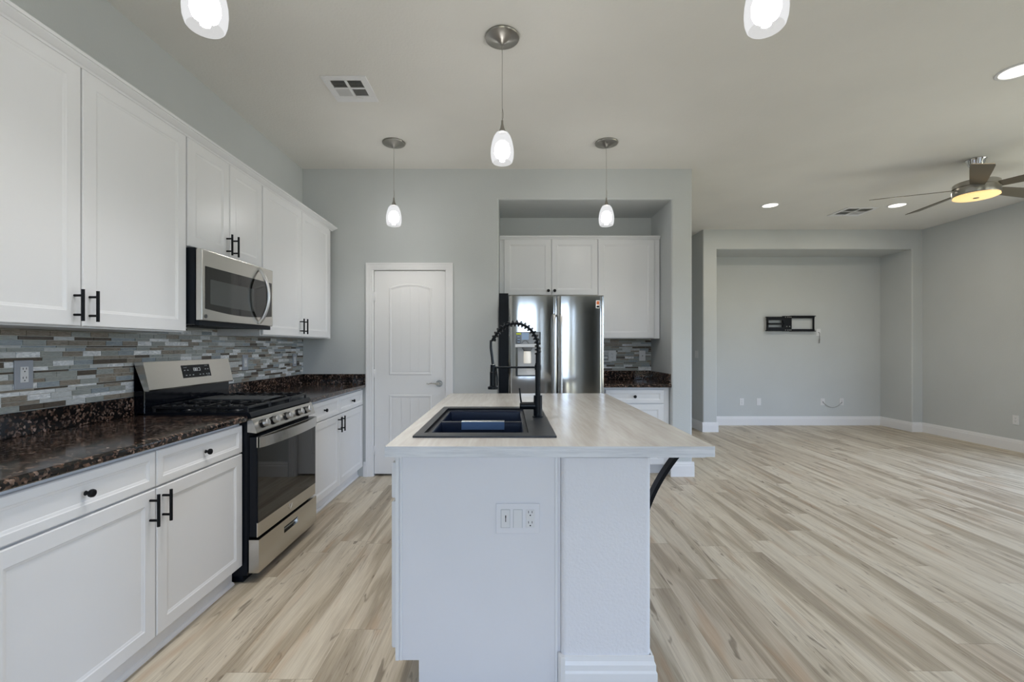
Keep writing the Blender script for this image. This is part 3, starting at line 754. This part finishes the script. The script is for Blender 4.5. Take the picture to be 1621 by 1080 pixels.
# dispenser
x0, x1, z0, z1 = DH; yf = prof_y((x0-FX0)/(FXM-FX0))+.001
b = B(); b.box(x0, x1, yf+.055, yf+.06, z0, z1); b.box(x0, x0+.012, yf-.012, yf+.055, z0, z1); b.box(x1-.012, x1, yf-.012, yf+.055, z0, z1); b.box(x0+.012, x1-.012, yf-.012, yf+.055, z0, z0+.012); b.box(x0+.012, x1-.012, yf-.004, yf+.055, z1-.004, z1)
dp = b.build('dispenser', 'black_gloss', fr)
b = B(); b.box(x0+.020, x1-.020, yf+.045, yf+.054, z0+.012, 1.285); b.prism([(yf+.0, z0+.012), (yf+.045, z0+.012), (yf+.045, z0+.09), (yf+.02, z0+.05)], 'x', x0+.020, x1-.020); b.build('recess_liner', 'disp_inside', dp)
b = B(); b.box(x0+.0121, x1-.0121, yf-.006, yf+.05, 1.318, z1-.005); b.build('control_panel', 'disp_grey', dp)
b = B(); b.box(x0+.058, x0+.125, yf-.0075, yf-.006, 1.36, z1-.008); b.build('screen', 'disp_blue', dp)
b = B(); b.box(x0+.002, x0+.048, yf-.0128, yf-.006, 1.32, z1-.008); b.build('button_strip', 'black_gloss', dp)
b = B(); b.box(x0+.006, x0+.050, yf-.0140, yf-.0128, 1.408, z1-.010); b.build('sticker', 'yellow', dp)
for z in (1.385, 1.36, 1.335): b = B(); b.box(x0+.018, x0+.04, yf-.0140, yf-.0128, z, z+.006); b.build('button_label', 'disp_blue', dp)
b = B(); b.tube([(x0+.055+.07*i/10, yf-.0075, 1.322+.032*math.sin(PI*i/10)) for i in range(11)], .0022, 6); b.build('dial_arc', 'slot_dark', dp)
b = B(); b.box(x0-.006, x1-.002, yf-.022, yf+.05, 1.288, 1.318, .004, 2); b.build('ledge', 'ledge_white', dp)
b = B(); xc = (x0+x1)/2-.008; b.lathe([(.052, 1.287), (.05, 1.28), (.036, 1.255), (.034, 1.25), (.0, 1.25)], (xc, yf+.012, 0), 24); b.build('chute', 'disp_grey', dp)
b = B(); b.lathe([(.033, 1.249), (.035, 1.20), (.035, 1.142), (.033, 1.136), (0, 1.136)], (xc, yf+.012, 0), 24); b.build('paddle', 'disp_light', dp)
fp = thing('dark_gap_filler', 'black filler panel added to darken the gap between the refrigerator and the niche wall', 'panel', (-.05, 4.62, 0))
b = B(); b.box(NX0+.002, -.002, 4.60, 4.62, 0, 1.834); b.build('board', 'dark_side', fp)  # black board added to darken the gap beside the refrigerator
# little energy sticker on the door's top corner
b = B(); ys_ = prof_y(.865)-.0008; xs_ = FXM+.004+(FX1-FXM-.004)*.865
b.box(xs_-.018, xs_+.018, ys_-.0010, ys_+.010, 1.660, 1.735); st = b.build('sticker', 'mark_white', fr)
b = B(); b.box(xs_-.012, xs_+.014, ys_-.0016, ys_-.0010, 1.695, 1.728); b.build('sticker_print', 'orange', st)
b = B(); b.box(xs_-.012, xs_+.014, ys_-.0016, ys_-.0010, 1.667, 1.685); b.build('sticker_print', 'dark_side', st)

# ------------------------------------------------------------------ island
IX0, IX1, IY0, IY1, IZ = -.4476, .7466, 1.644, 3.50, .935
SKX0, SKX1, SKY0, SKY1 = -.379, .190, 1.797, 2.673
ic = thing('island_cabinet', 'white island cabinet with bare front panel below the sink', 'kitchen cabinet', (-.11, 2.57, 0))
b = B(); PX0, PX1, PY0, PY1 = -.418, .1925, 1.690, 3.45
b.box(PX0, PX1, PY0, PY0+.02, .131, .888); b.box(PX0, PX1, PY1-.02, PY1, .131, .888); b.box(PX0, PX0+.02, PY0+.02, PY1-.02, .131, .888)
b.box(PX0+.02, PX1, PY0+.02, PY1-.02, .131, .15); b.box(-.333, PX1, PY0, PY1, 0, .131); b.box(PX1-.02, PX1, PY0+.02, PY1-.02, .15, .888)
b.build('body', 'panel_white', ic)
for q_ in ((PX0-.002, PX0+.012, PY0-.005, .131), (PX0+.0135, PX0+.024, PY0-.003, .131), (.172, .182, PY0-.004, .0)):
    b = B(); b.box(q_[0], q_[1], q_[2], PY0-.0002, q_[3], .888, .002, 2); b.build('corner_bead', 'cabinet_white', ic)
f = face_nx(PX0-.020, 0)
for k in range(3):
    a = -(PY0+.012+k*.582)-.570; c = a+.570
    shaker(ic, 'drawer', f, a, c, .730, .862, rail=.032); shaker(ic, 'door', f, a, c, .170, .716)
pl = thing('island_half_wall', 'white textured half wall post at the end of the island', 'half wall', (.36, 2.55, 0))
b = B(); b.box(.1935, .523, 1.668, 3.455, 0, .888, .018, 4, lambda m, d: abs(d.z) > .1); b.build('wall', 'pillar_white', pl)
b = B(); bh = .165; pr_ = [(0, 0), (.018, 0), (.018, .108), (.014, .116), (.014, .136), (.009, .148), (.007, bh), (0, bh)]
def skirt(p, q, n, e0, e1):
    p, q, n = Vector(p), Vector(q), Vector(n); d = (q-p).normalized()
    b.loft([[p+n*a-d*a*e0+Vector((0, 0, z)) for a, z in pr_], [q+n*a+d*a*e1+Vector((0, 0, z)) for a, z in pr_]])
skirt((.523, 1.668, 0), (.2055, 1.668, 0), (0, -1, 0), 1, 0); skirt((.523, 3.455, 0), (.523, 1.668, 0), (1, 0, 0), 1, 1); b.prism([(.2055, 1.650), (.191, 1.656), (.183, 1.668), (.183, 1.684), (.1915, 1.684), (.1935, 1.678), (.2055, 1.6675)], 'z', 0, bh); b.build('baseboard', 'trim_white', pl)
it = thing('island_countertop', 'pale wood-look island countertop holding the black sink', 'countertop', (.15, 2.57, .889))
b = B(); xs = [IX0, SKX0+.012, SKX1-.012, IX1]; ys = [IY0, SKY0+.012, SKY1-.012, IY1]
tb = bmesh.new(); zt, zb = IZ, .897
T = [[tb.verts.new((x, y, zt)) for y in ys] for x in xs]; Bt = [[tb.verts.new((x, y, zb)) for y in ys] for x in xs]
for i in range(3):
    for j in range(3):
        if (i, j) == (1, 1): continue
        tb.faces.new((T[i][j], T[i+1][j], T[i+1][j+1], T[i][j+1])); tb.faces.new((Bt[i][j], Bt[i][j+1], Bt[i+1][j+1], Bt[i+1][j]))
def wl(a0, a1): tb.faces.new((T[a0[0]][a0[1]], T[a1[0]][a1[1]], Bt[a1[0]][a1[1]], Bt[a0[0]][a0[1]]))
for i in range(3): wl((i, 0), (i+1, 0)); wl((i, 3), (i+1, 3)); wl((0, i), (0, i+1)); wl((3, i), (3, i+1))
wl((1, 1), (2, 1)); wl((1, 2), (2, 2)); wl((1, 1), (1, 2)); wl((2, 1), (2, 2))
out = lambda v: abs(v.co.x-IX0) < 1e-5 or abs(v.co.x-IX1) < 1e-5 or abs(v.co.y-IY0) < 1e-5 or abs(v.co.y-IY1) < 1e-5
es = [e for e in tb.edges if all(out(v) for v in e.verts) and len(e.link_faces) == 2 and abs(e.calc_face_angle(0)) > 1]
bmesh.ops.recalc_face_normals(tb, faces=tb.faces)
bmesh.ops.bevel(tb, geom=es, offset=.004, segments=3, affect='EDGES', profile=.5)
for f_ in tb.faces: f_.material_index = 0
n0 = len(b.bm.faces); b.merge(tb); b.bm.faces.ensure_lookup_table()
for f_ in b.bm.faces:
    f_.normal_update()
    if abs(f_.normal.z) < .75: f_.material_index = 1
b.build('slab', ['worktop', 'worktop_edge'], it)
b = B(); q = .024
b.box(IX0+q, IX1-q, IY0+q, PY0+.1, .889, .897); b.box(IX0+q, IX1-q, SKY1+.06, IY1-q, .889, .897); b.box(IX0+q, SKX0-.005, PY0+.1, SKY1+.06, .889, .897); b.box(SKX1+.005, IX1-q, PY0+.1, SKY1+.06, .889, .897)
b.build('substrate', 'worktop_edge', it)

# bracket below the overhang
br = thing('shelf_bracket', 'black curved iron bracket under the overhanging island countertop', 'bracket', (.6, 1.87, .48))
b = B(); N = 18; bx, bz = .5245, .8885
P0, P1, P2 = Vector((bx+.006, .50)), Vector((bx+.026, .70)), Vector((.708, bz-.005)); arc = []; arc2 = []
for i in range(N+1):
    u = i/N; p = P0*(1-u)**2+P1*2*u*(1-u)+P2*u*u; d = ((P1-P0)*(1-u)+(P2-P1)*u).normalized(); nn = Vector((d.y, -d.x))
    arc.append(tuple(p-nn*.0)); arc2.append(tuple(p+nn*.015))
b.prism(arc+arc2[::-1], 'y', 1.850, 1.892); b.build('arm', 'black_metal', br)
b = B(); b.box(bx, bx+.006, 1.850, 1.892, .48, bz); b.box(bx, bx+.2, 1.850, 1.892, bz-.006, bz); b.build('mounting_plate', 'black_metal', br)

# three-gang plate on the island panel
fi = face_ny(0, PY0)
r = thing('switch_plate', 'white three-gang plate with switch, dimmer and outlet on the island panel', 'switch', (.035, PY0, .60))
zc = .659; b = B(); lbox(b, fi, -.047, .116, -.006, 0, zc-.0555, zc+.0555, .002, 2); b.build('plate', 'panel_white', r)
for x, nm in ((-.0115, 'dimmer'), (.0345, 'rocker'), (.0805, 'socket_face')):
    b = B(); lbox(b, fi, x-.0172, x+.0172, -.0062, -.0058, zc-.0342, zc+.0342); b.build('recess', 'mark_grey', r) if nm != 'socket_face' else b.bm.free()
    b = B()
    if nm == 'rocker': b.prism([(PY0-.0058, zc-.0325), (PY0-.0105, zc-.0325), (PY0-.0068, zc+.0325), (PY0-.0058, zc+.0325)], 'x', x-.0155, x+.0155)
    else: lbox(b, fi, x-.0158, x+.0158, -.0078, -.0058, zc-.0328, zc+.0328, .0008, 1)
    q = b.build(nm, 'plate_white', r)
    b = B()
    if nm == 'dimmer': lbox(b, fi, x-.0005, x+.0022, -.0083, -.0077, zc-.012, zc+.004); lbox(b, fi, x-.001, x+.003, -.0100, -.0077, zc+.004, zc+.0125); b.build('slider', 'slot_dark', q)
    elif nm == 'socket_face': receptacle(b, fi, x, zc); b.build('slots', 'slot_dark', q)
    else: b.bm.free()

# sink
sk = thing('kitchen_sink', 'black composite double-bowl sink set in the island countertop', 'sink', (-.09, 2.235, .75))
OX0, OX1, OY0, OY1 = -.346, .082, 1.868, 2.595; zr = .943; zl = .929; DV = 2.222
b = B(); xs = [SKX0, OX0, OX1, SKX1]; ys = [SKY0, OY0, OY1, SKY1]
for i in range(3):
    for j in range(3):
        if (i, j) != (1, 1): b.box(xs[i], xs[i+1], ys[j], ys[j+1], .9355, zr)
bmesh.ops.remove_doubles(b.bm, verts=b.bm.verts, dist=1e-5)
inner = [f_ for f_ in b.bm.faces if any(f_ is not g_ and set(f_.verts) == set(g_.verts) for g_ in f_.verts[0].link_faces)]
b.build('rim', 'sink_black', sk)
b = B(); lxs = [OX0, OX0+.018, OX1-.018, OX1]; lys = [OY0, OY0+.016, DV-.013, DV+.013, OY1-.016, OY1]
for i in range(3):
    for j in range(5):
        if i == 1 and j in (1, 3): continue
        b.face([b.bm.verts.new(p) for p in ((lxs[i], lys[j], zl), (lxs[i+1], lys[j], zl), (lxs[i+1], lys[j+1], zl), (lxs[i], lys[j+1], zl))])
for (p, q2) in (((OX0, OY0), (OX1, OY0)), ((OX1, OY0), (OX1, OY1)), ((OX1, OY1), (OX0, OY1)), ((OX0, OY1), (OX0, OY0))):
    b.face([b.bm.verts.new(v) for v in ((p[0], p[1], zl), (q2[0], q2[1], zl), (q2[0], q2[1], zr-.001), (p[0], p[1], zr-.001))])
bmesh.ops.remove_doubles(b.bm, verts=b.bm.verts, dist=1e-5); b.build('ledge', 'sink_black', sk)
for (ya, yb_) in ((lys[1], lys[2]), (lys[3], lys[4])):
    b = B(); xa, xb = lxs[1], lxs[2]; L = []
    for d, z in ((0, zl), (.003, zl-.006), (.012, .765), (.03, .745), (.05, .742)):
        L.append([Vector((xa+d, ya+d, z)), Vector((xb-d, ya+d, z)), Vector((xb-d, yb_-d, z)), Vector((xa+d, yb_-d, z))])
    b.loft(L, False, True); bw = b.build('bowl', 'sink_bowl', sk)
    b = B(); b.lathe([(.045, .7425), (.043, .745), (.03, .744), (0, .744)], ((xa+xb)/2, (ya+yb_)/2, 0), 24); b.build('drain', 'black_metal', bw)
r = thing('sink_strip', 'pale blue plastic strip hooked over the sink divider', 'sink accessory', (-.124, DV, .90))
b = B(); b.box(-.228, -.020, DV-.022, DV-.019, .893, .931, .001, 1); b.build('flap', 'strip_blue', r)
b = B(); b.box(-.228, -.020, DV-.022, DV+.011, .9305, .934, .001, 1); b.build('top_edge', 'alu', r)

# faucet with spring neck
fc = thing('kitchen_faucet', 'black pull-down spring faucet on the sink deck', 'faucet', (.147, 2.276, .943))
FX, FY = .147, 2.276; K_ = FY/720
b = B(); b.tube([(FX, FY, .943), (FX, FY, .949), (FX, FY, .950), (FX, FY, 1.052)], [.027, .027, .0215, .0215], 24); b.build('base', 'black_faucet', fc)
b = B(); b.cyl((FX, FY, 1.052), (FX, FY, 1.213), .0135, seg=20); b.cyl((FX, FY, 1.213), (FX, FY, 1.262), .0115, seg=20); b.cyl((FX, FY, 1.180), (FX, FY, 1.204), .0165, seg=20); b.build('column', 'black_faucet', fc)
# arc: from the top of the column over to the spray hose
AC = (.034, 1.290); ax, az = .113, .122
arcp = [Vector((AC[0]+ax*math.cos(PI*t_), FY, AC[1]+az*math.sin(PI*t_))) for t_ in [i/40 for i in range(0, 36)]]
path = [Vector((FX, FY, 1.255)), Vector((FX, FY, 1.275))]+arcp
b = B(); b.tube(path, .0068, 10); b.build('neck_hose', 'black_faucet', fc)
dense = []
for a, c in zip(path, path[1:]):
    for k in range(6): dense.append(a.lerp(c, k/6))
lens = [0]
for a, c in zip(dense, dense[1:]): lens.append(lens[-1]+(c-a).length)
tot = lens[-1]; turns = 18; coil = []; M_ = turns*12; j = 0
for k in range(M_+1):
    s_ = tot*k/M_
    while j < len(dense)-2 and lens[j+1] < s_: j += 1
    p = dense[j].lerp(dense[j+1], (s_-lens[j])/max(1e-9, lens[j+1]-lens[j])); T_ = (dense[j+1]-dense[j]).normalized()
    u_ = Vector((0, 1, 0)); w_ = T_.cross(u_); an = 2*PI*turns*k/M_
    coil.append(p+(u_*math.cos(an)+w_*math.sin(an))*.0140)
b = B(); b.tube(coil, .0030, 6); b.build('spring', 'black_faucet', fc)
e = path[-1]; hx = -.078
b = B(); b.tube([e, e+Vector((-.006, 0, -.012))], .0115, 12); b.tube([e+Vector((-.006, 0, -.010)), (hx-.010, FY, 1.325), (hx-.010, FY, 1.29), (hx-.004, FY, 1.245), (hx, FY, 1.207)], .0068, 10); b.build('spray_hose', 'black_faucet', fc)
b = B(); b.cyl((hx, FY, 1.205), (hx, FY, 1.211), .0062, seg=12); b.build('hose_collar', 'chrome', fc)
b = B(); b.tube([(hx, FY, 1.205), (hx, FY, 1.170), (hx, FY, 1.168), (hx, FY, 1.100), (hx, FY, 1.095), (hx, FY, 1.083)], [.0125, .0135, .0155, .0155, .026, .026], 20); b.tube([(hx+.016, FY-.01, 1.19), (hx+.021, FY-.01, 1.14), (hx+.021, FY-.01, 1.10)], .004, 8); b.build('spray_head', 'black_faucet', fc)
b = B(); b.cyl((FX, FY, 1.192), (hx, FY, 1.192), .0052, seg=12); b.build('holder_arm', 'black_faucet', fc)
b = B(); b.cyl((FX-.015, FY, 1.000), (.062, FY, 1.000), .0185, seg=20); b.cyl((.062, FY, 1.000), (.056, FY, 1.000), .0185, .014, seg=20); b.build('valve', 'black_faucet', fc)
b = B(); b.tube([(.064, FY, 1.012), (.060, FY, 1.04), (.055, FY, 1.088)], [.0045, .0042, .0036], 10); b.build('lever', 'black_faucet', fc)

# ------------------------------------------------------------------ pendants
def pendant(x, y, label):
    r = thing('pendant_light', label, 'pendant light', (x, y, CH), 'mini pendants above the island')
    b = B(); b.lathe([(0, CH), (.096, CH), (.099, CH-.006), (.096, CH-.012), (.088, CH-.014), (.03, CH-.030), (.010, CH-.046), (0, CH-.047)], (x, y, 0), 40); b.build('canopy', 'nickel', r)
    b = B(); b.cyl((x, y, 2.585), (x, y, CH-.045), .0016, seg=6); b.tube([(x, y, 2.66), (x+.006, y, 2.63), (x+.005, y, 2.605), (x, y, 2.59)], .0014, 6); b.build('cord', 'nickel', r)
    b = B(); b.lathe([(0, 2.588), (.006, 2.588), (.0065, 2.57), (.012, 2.545), (.022, 2.524), (.024, 2.518), (0, 2.518)], (x, y, 0), 24); b.build('socket_cap', 'nickel', r)
    b = B(); P_ = [(.020, 2.524), (.034, 2.516), (.047, 2.497), (.058, 2.467), (.065, 2.430), (.0665, 2.400), (.064, 2.372), (.058, 2.352), (.053, 2.346)]
    b.lathe(P_, (x, y, 0), 36); b.mi = 1; b.lathe([(.053, 2.346), (.0535, 2.352), (.060, 2.375), (.0625, 2.400), (.061, 2.430), (.054, 2.465), (.043, 2.494), (.020, 2.512)], (x, y, 0), 36); b.build('lamp_shade', ['shade_glass', 'shade_inner'], r)
    b = B(); b.lathe([(0, 2.472), (.020, 2.468), (.036, 2.452), (.044, 2.428), (.045, 2.402), (.038, 2.382), (.017, 2.374), (.015, 2.356), (0, 2.354)], (x, y, 0), 20); b.build('bulb', 'bulb', r)
    return r
PEND = [(-.036, 2.60, 'mini pendant hanging over the middle of the island'), (-.996, 3.95, 'mini pendant hanging in front of the pantry door'),
        (.850, 3.95, 'mini pendant hanging in front of the refrigerator niche'), (-1.0, 1.50, 'pendant cut off by the top frame edge, on the cabinet side'),
        (.85, 1.50, 'pendant cut off by the top frame edge, on the living room side')]
p0 = pendant(*PEND[0])
for x, y, lb in PEND[1:]: dup(p0, (x, y, CH), lb)
for x, y, lb in PEND:
    l = bpy.data.lights.new('pendant_lamp', 'SPOT'); l.energy = 8; l.color = (1, .96, .90); l.shadow_soft_size = .04; l.spot_size = 2.75; l.spot_blend = .6
    o = bpy.data.objects.new('pendant_lamp', l); o.location = (x, y, 2.352); COL.objects.link(o)

# ------------------------------------------------------------------ recessed lights
def can(x, y, label):
    r = thing('recessed_light', label, 'ceiling light', (x, y, CH), 'recessed ceiling lights')
    b = B(); b.lathe([(.105, CH), (.107, CH-.003), (.100, CH-.007), (.088, CH-.006), (.086, CH-.001)], (x, y, 0), 40); b.build('trim_ring', 'trim_white', r)
    b = B(); b.lathe([(.086, CH-.0015), (0, CH-.0012)], (x, y, 0), 40); b.build('lens', 'can_lens', r); return r
CANS = [(3.27, 2.92, 'recessed ceiling light nearest the camera, at the right frame edge'), (3.28, 5.70, 'recessed ceiling light between the column and the ceiling vent'), (4.87, 5.70, 'recessed ceiling light beside the ceiling fan')]
c0 = can(*CANS[0])
for x, y, lb in CANS[1:]: dup(c0, (x, y, CH), lb)
for x, y, lb in CANS:
    l = bpy.data.lights.new('recessed_and_fill_lamp', 'AREA'); l.shape = 'DISK'; l.size = .15; l.energy = 9; l.color = (1, .90, .76)
    o = bpy.data.objects.new('recessed_and_fill_lamp', l); o.location = (x, y, CH-.009); COL.objects.link(o)

# ------------------------------------------------------------------ ceiling vents
def vent(x0, x1, y0, y1, label):
    r = thing('ceiling_vent', label, 'air vent', ((x0+x1)/2, (y0+y1)/2, CH)); m = .045; mx, my = (x0+x1)/2, (y0+y1)/2-.012; z = CH
    b = B(); ty = y1-.075
    b.box(x0, x1, y0, y0+m, z-.008, z, .002, 1); b.box(x0, x1, ty, y1, z-.008, z, .002, 1); b.box(x0, x0+m, y0+m, ty, z-.008, z); b.box(x1-m, x1, y0+m, ty, z-.008, z)
    my = (y0+m+ty)/2; b.box(mx-.009, mx+.009, y0+m, ty, z-.008, z); b.box(x0+m, mx-.009, my-.006, my+.006, z-.008, z); b.box(mx+.009, x1-m, my-.006, my+.006, z-.008, z)
    b.box(mx-.02, mx+.05, ty+.02, ty+.035, z-.014, z-.008); b.build('frame', 'trim_white', r)
    b = B(); b.box(x0+.02, x1-.02, y0+.02, ty+.02, z-.0012, z-.0004); b.build('backing', 'vent_dark', r)
    b = B()
    for (a, c) in ((x0+m, mx-.009), (mx+.009, x1-m)):
        n = 7
        for k in range(n):
            y = y0+m+(my-.006-y0-m)*(k+.5)/n; b.prism([(y+.0045, z-.0015), (y+.0035, z-.0015), (y-.0035, z-.0075), (y-.0025, z-.0075)], 'x', a, c)
        n = 11; sgn = 1 if a > mx else -1
        for k in range(n):
            x = a+(c-a)*(k+.5)/n; b.prism([(x-.003*sgn, z-.0015), (x-.002*sgn, z-.0015), (x+.003*sgn, z-.0075), (x+.002*sgn, z-.0075)], 'y', my+.006, ty)
    b.build('louvres', 'plate_white', r)
vent(-1.232, -.935, 2.97, 3.28, 'square white ceiling vent over the kitchen aisle')
vent(4.31, 4.72, 5.78, 6.16, 'white ceiling vent in the living area between two recessed lights')

# ------------------------------------------------------------------ ceiling fan
FXc, FYc = 4.42, 4.30
fan = thing('ceiling_fan', 'brushed nickel ceiling fan with dark blades and amber light', 'ceiling fan', (FXc, FYc, CH))
b = B(); b.lathe([(0, CH), (.074, CH), (.076, CH-.008), (.066, CH-.02), (.060, CH-.05), (.045, CH-.075), (.02, CH-.088), (0, CH-.088)], (FXc, FYc, 0), 32); b.build('canopy', 'chrome', fan)
b = B(); b.cyl((FXc, FYc, 2.84), (FXc, FYc, CH-.08), .013, seg=14); b.build('downrod', 'nickel', fan)
b = B(); b.lathe([(0, 2.862), (.04, 2.862), (.06, 2.852), (.155, 2.845), (.166, 2.836), (.168, 2.800), (.160, 2.797), (.160, 2.783), (.168, 2.780), (.168, 2.735), (.160, 2.720), (0, 2.720)], (FXc, FYc, 0), 48); b.build('motor_housing', 'nickel', fan)
b = B(); b.lathe([(.162, 2.724), (.165, 2.712), (.150, 2.705), (.08, 2.702), (.022, 2.701)], (FXc, FYc, 0), 48); ln = b.build('light_lens', 'fan_lens', fan)
b = B(); b.lathe([(.022, 2.702), (.021, 2.697), (0, 2.696)], (FXc, FYc, 0), 20); b.build('finial', 'nickel', ln)
for k in range(5):
    an = math.radians(83+72*k); l_ = Vector((math.cos(an), math.sin(an), 0)); side = Vector((math.sin(an), -math.cos(an), 0)); up = Vector((0, 0, 1)); pt = math.radians(14)
    wv = side*math.cos(pt)+up*math.sin(pt); nv = up*math.cos(pt)-side*math.sin(pt); c_ = Vector((FXc, FYc, 2.790))
    out_ = [(.150, -.050), (.30, -.060), (.62, -.074), (.76, -.078), (.800, -.070), (.800, .066), (.78, .076), (.62, .072), (.30, .058), (.150, .048)]
    b = B(); b.loft([[c_+l_*a+wv*w+nv*.003 for a, w in out_], [c_+l_*a+wv*w-nv*.003 for a, w in out_]]); b.build('blade', 'fan_wood', fan)
l = bpy.data.lights.new('fan_lamp', 'AREA'); l.shape = 'DISK'; l.size = .28; l.energy = 4; l.color = (1, .75, .45)
o = bpy.data.objects.new('fan_lamp', l); o.location = (FXc, FYc, 2.690); COL.objects.link(o)

# ------------------------------------------------------------------ media niche: bracket and plates
fm = face_ny(0, TYB)
tv = thing('tv_wall_mount', 'black empty TV wall mount in the media niche', 'tv mount', (4.6, TYB, 1.546))
b = B(); X = lambda px: (px-805)*7.43/720; Z = lambda py: 1.297+(548.5-py)*7.43/720
def tb_(x0, x1, y0, y1, d0=-.045, d1=-.02): lbox(b, fm, X(x0), X(x1), d0, d1, Z(y1), Z(y0))
tb_(1252, 1291, 499.9, 501.2, -.06, 0); tb_(1252, 1290, 501.2, 504); tb_(1252, 1291, 523.5, 524.9, -.06, 0); tb_(1252, 1290, 521, 523.5); tb_(1288, 1289.6, 504, 521); tb_(1241, 1253.3, 500.3, 524.6, -.05, 0)
b.build('wall_plate', 'black_metal', tv)
b = B(); tb_(1212.6, 1241, 501.6, 503, -.07, -.03); tb_(1214.2, 1241, 503, 507, -.06, -.03); tb_(1214.2, 1241, 511.4, 514.3, -.06, -.03); tb_(1214.2, 1241, 518.3, 523, -.06, -.03); tb_(1212.6, 1241, 523, 524.4, -.07, -.03)
tb_(1214.2, 1216.2, 507, 518.3, -.06, -.03); tb_(1239, 1241, 507, 518.3, -.06, -.03)
b.build('swing_arm', 'black_metal', tv)
b = B()
for px in (1243.5, 1247, 1249.5, 1252):
    for py in (502.3, 522.6): b.cyl(fm(X(px), -.05, Z(py)), fm(X(px), -.053, Z(py)), .008, seg=8)
for px in (1245.5, 1250): b.cyl(fm(X(px), -.05, Z(517)), fm(X(px), -.053, Z(517)), .009, seg=8)
b.build('bolts', 'cable_grey', tv)
pp = outlet(fm, 5.095, 1.527, 'white wall plate with a hanging cable beside the TV mount', kind='coax', cat='wall plate', name='wall_plate')
b = B(); b.tube([fm(5.095, -.018, 1.527), fm(5.10, -.03, 1.51), fm(5.105, -.02, 1.47), fm(5.108, -.012, 1.42)], .004, 6); b.cyl(fm(5.108, -.012, 1.42), fm(5.103, -.012, 1.35), .008, seg=8); b.build('hanging_cable', 'cable_grey', pp)
outlet(fm, 3.834, .385, 'white outlet low in the media niche, farthest from the cable')
outlet(fm, 4.115, .385, 'blank-looking white plate low in the media niche, second along from the hallway', kind='rocker', cat='wall plate', name='wall_plate')
outlet(fm, 5.164, .385, 'white cable plate low in the media niche where the thin cable starts', kind='coax', cat='wall plate', name='wall_plate')
outlet(fm, 5.475, .385, 'white outlet low in the media niche, at the end of the thin cable')
b = B(); b.tube([fm(5.164+.311*u, -.016-.004*math.sin(PI*u), .385-.085*math.sin(PI*u)**.8-.03*u*(1-u)) for u in [i/16 for i in range(17)]], .0028, 6)
tag(b.build('coax_cable', 'cable_grey'), 'thin grey cable sagging between two low plates in the media niche', 'cable')
outlet(face_nx(XR, 0), -5.62, .388, 'white outlet low on the living room side wall')
outlet(face_nx(HX, 0), -7.12, 1.174, 'white light switch in the dark hallway beside the media wall', kind='rocker', cat='switch', name='light_switch', w=.115)
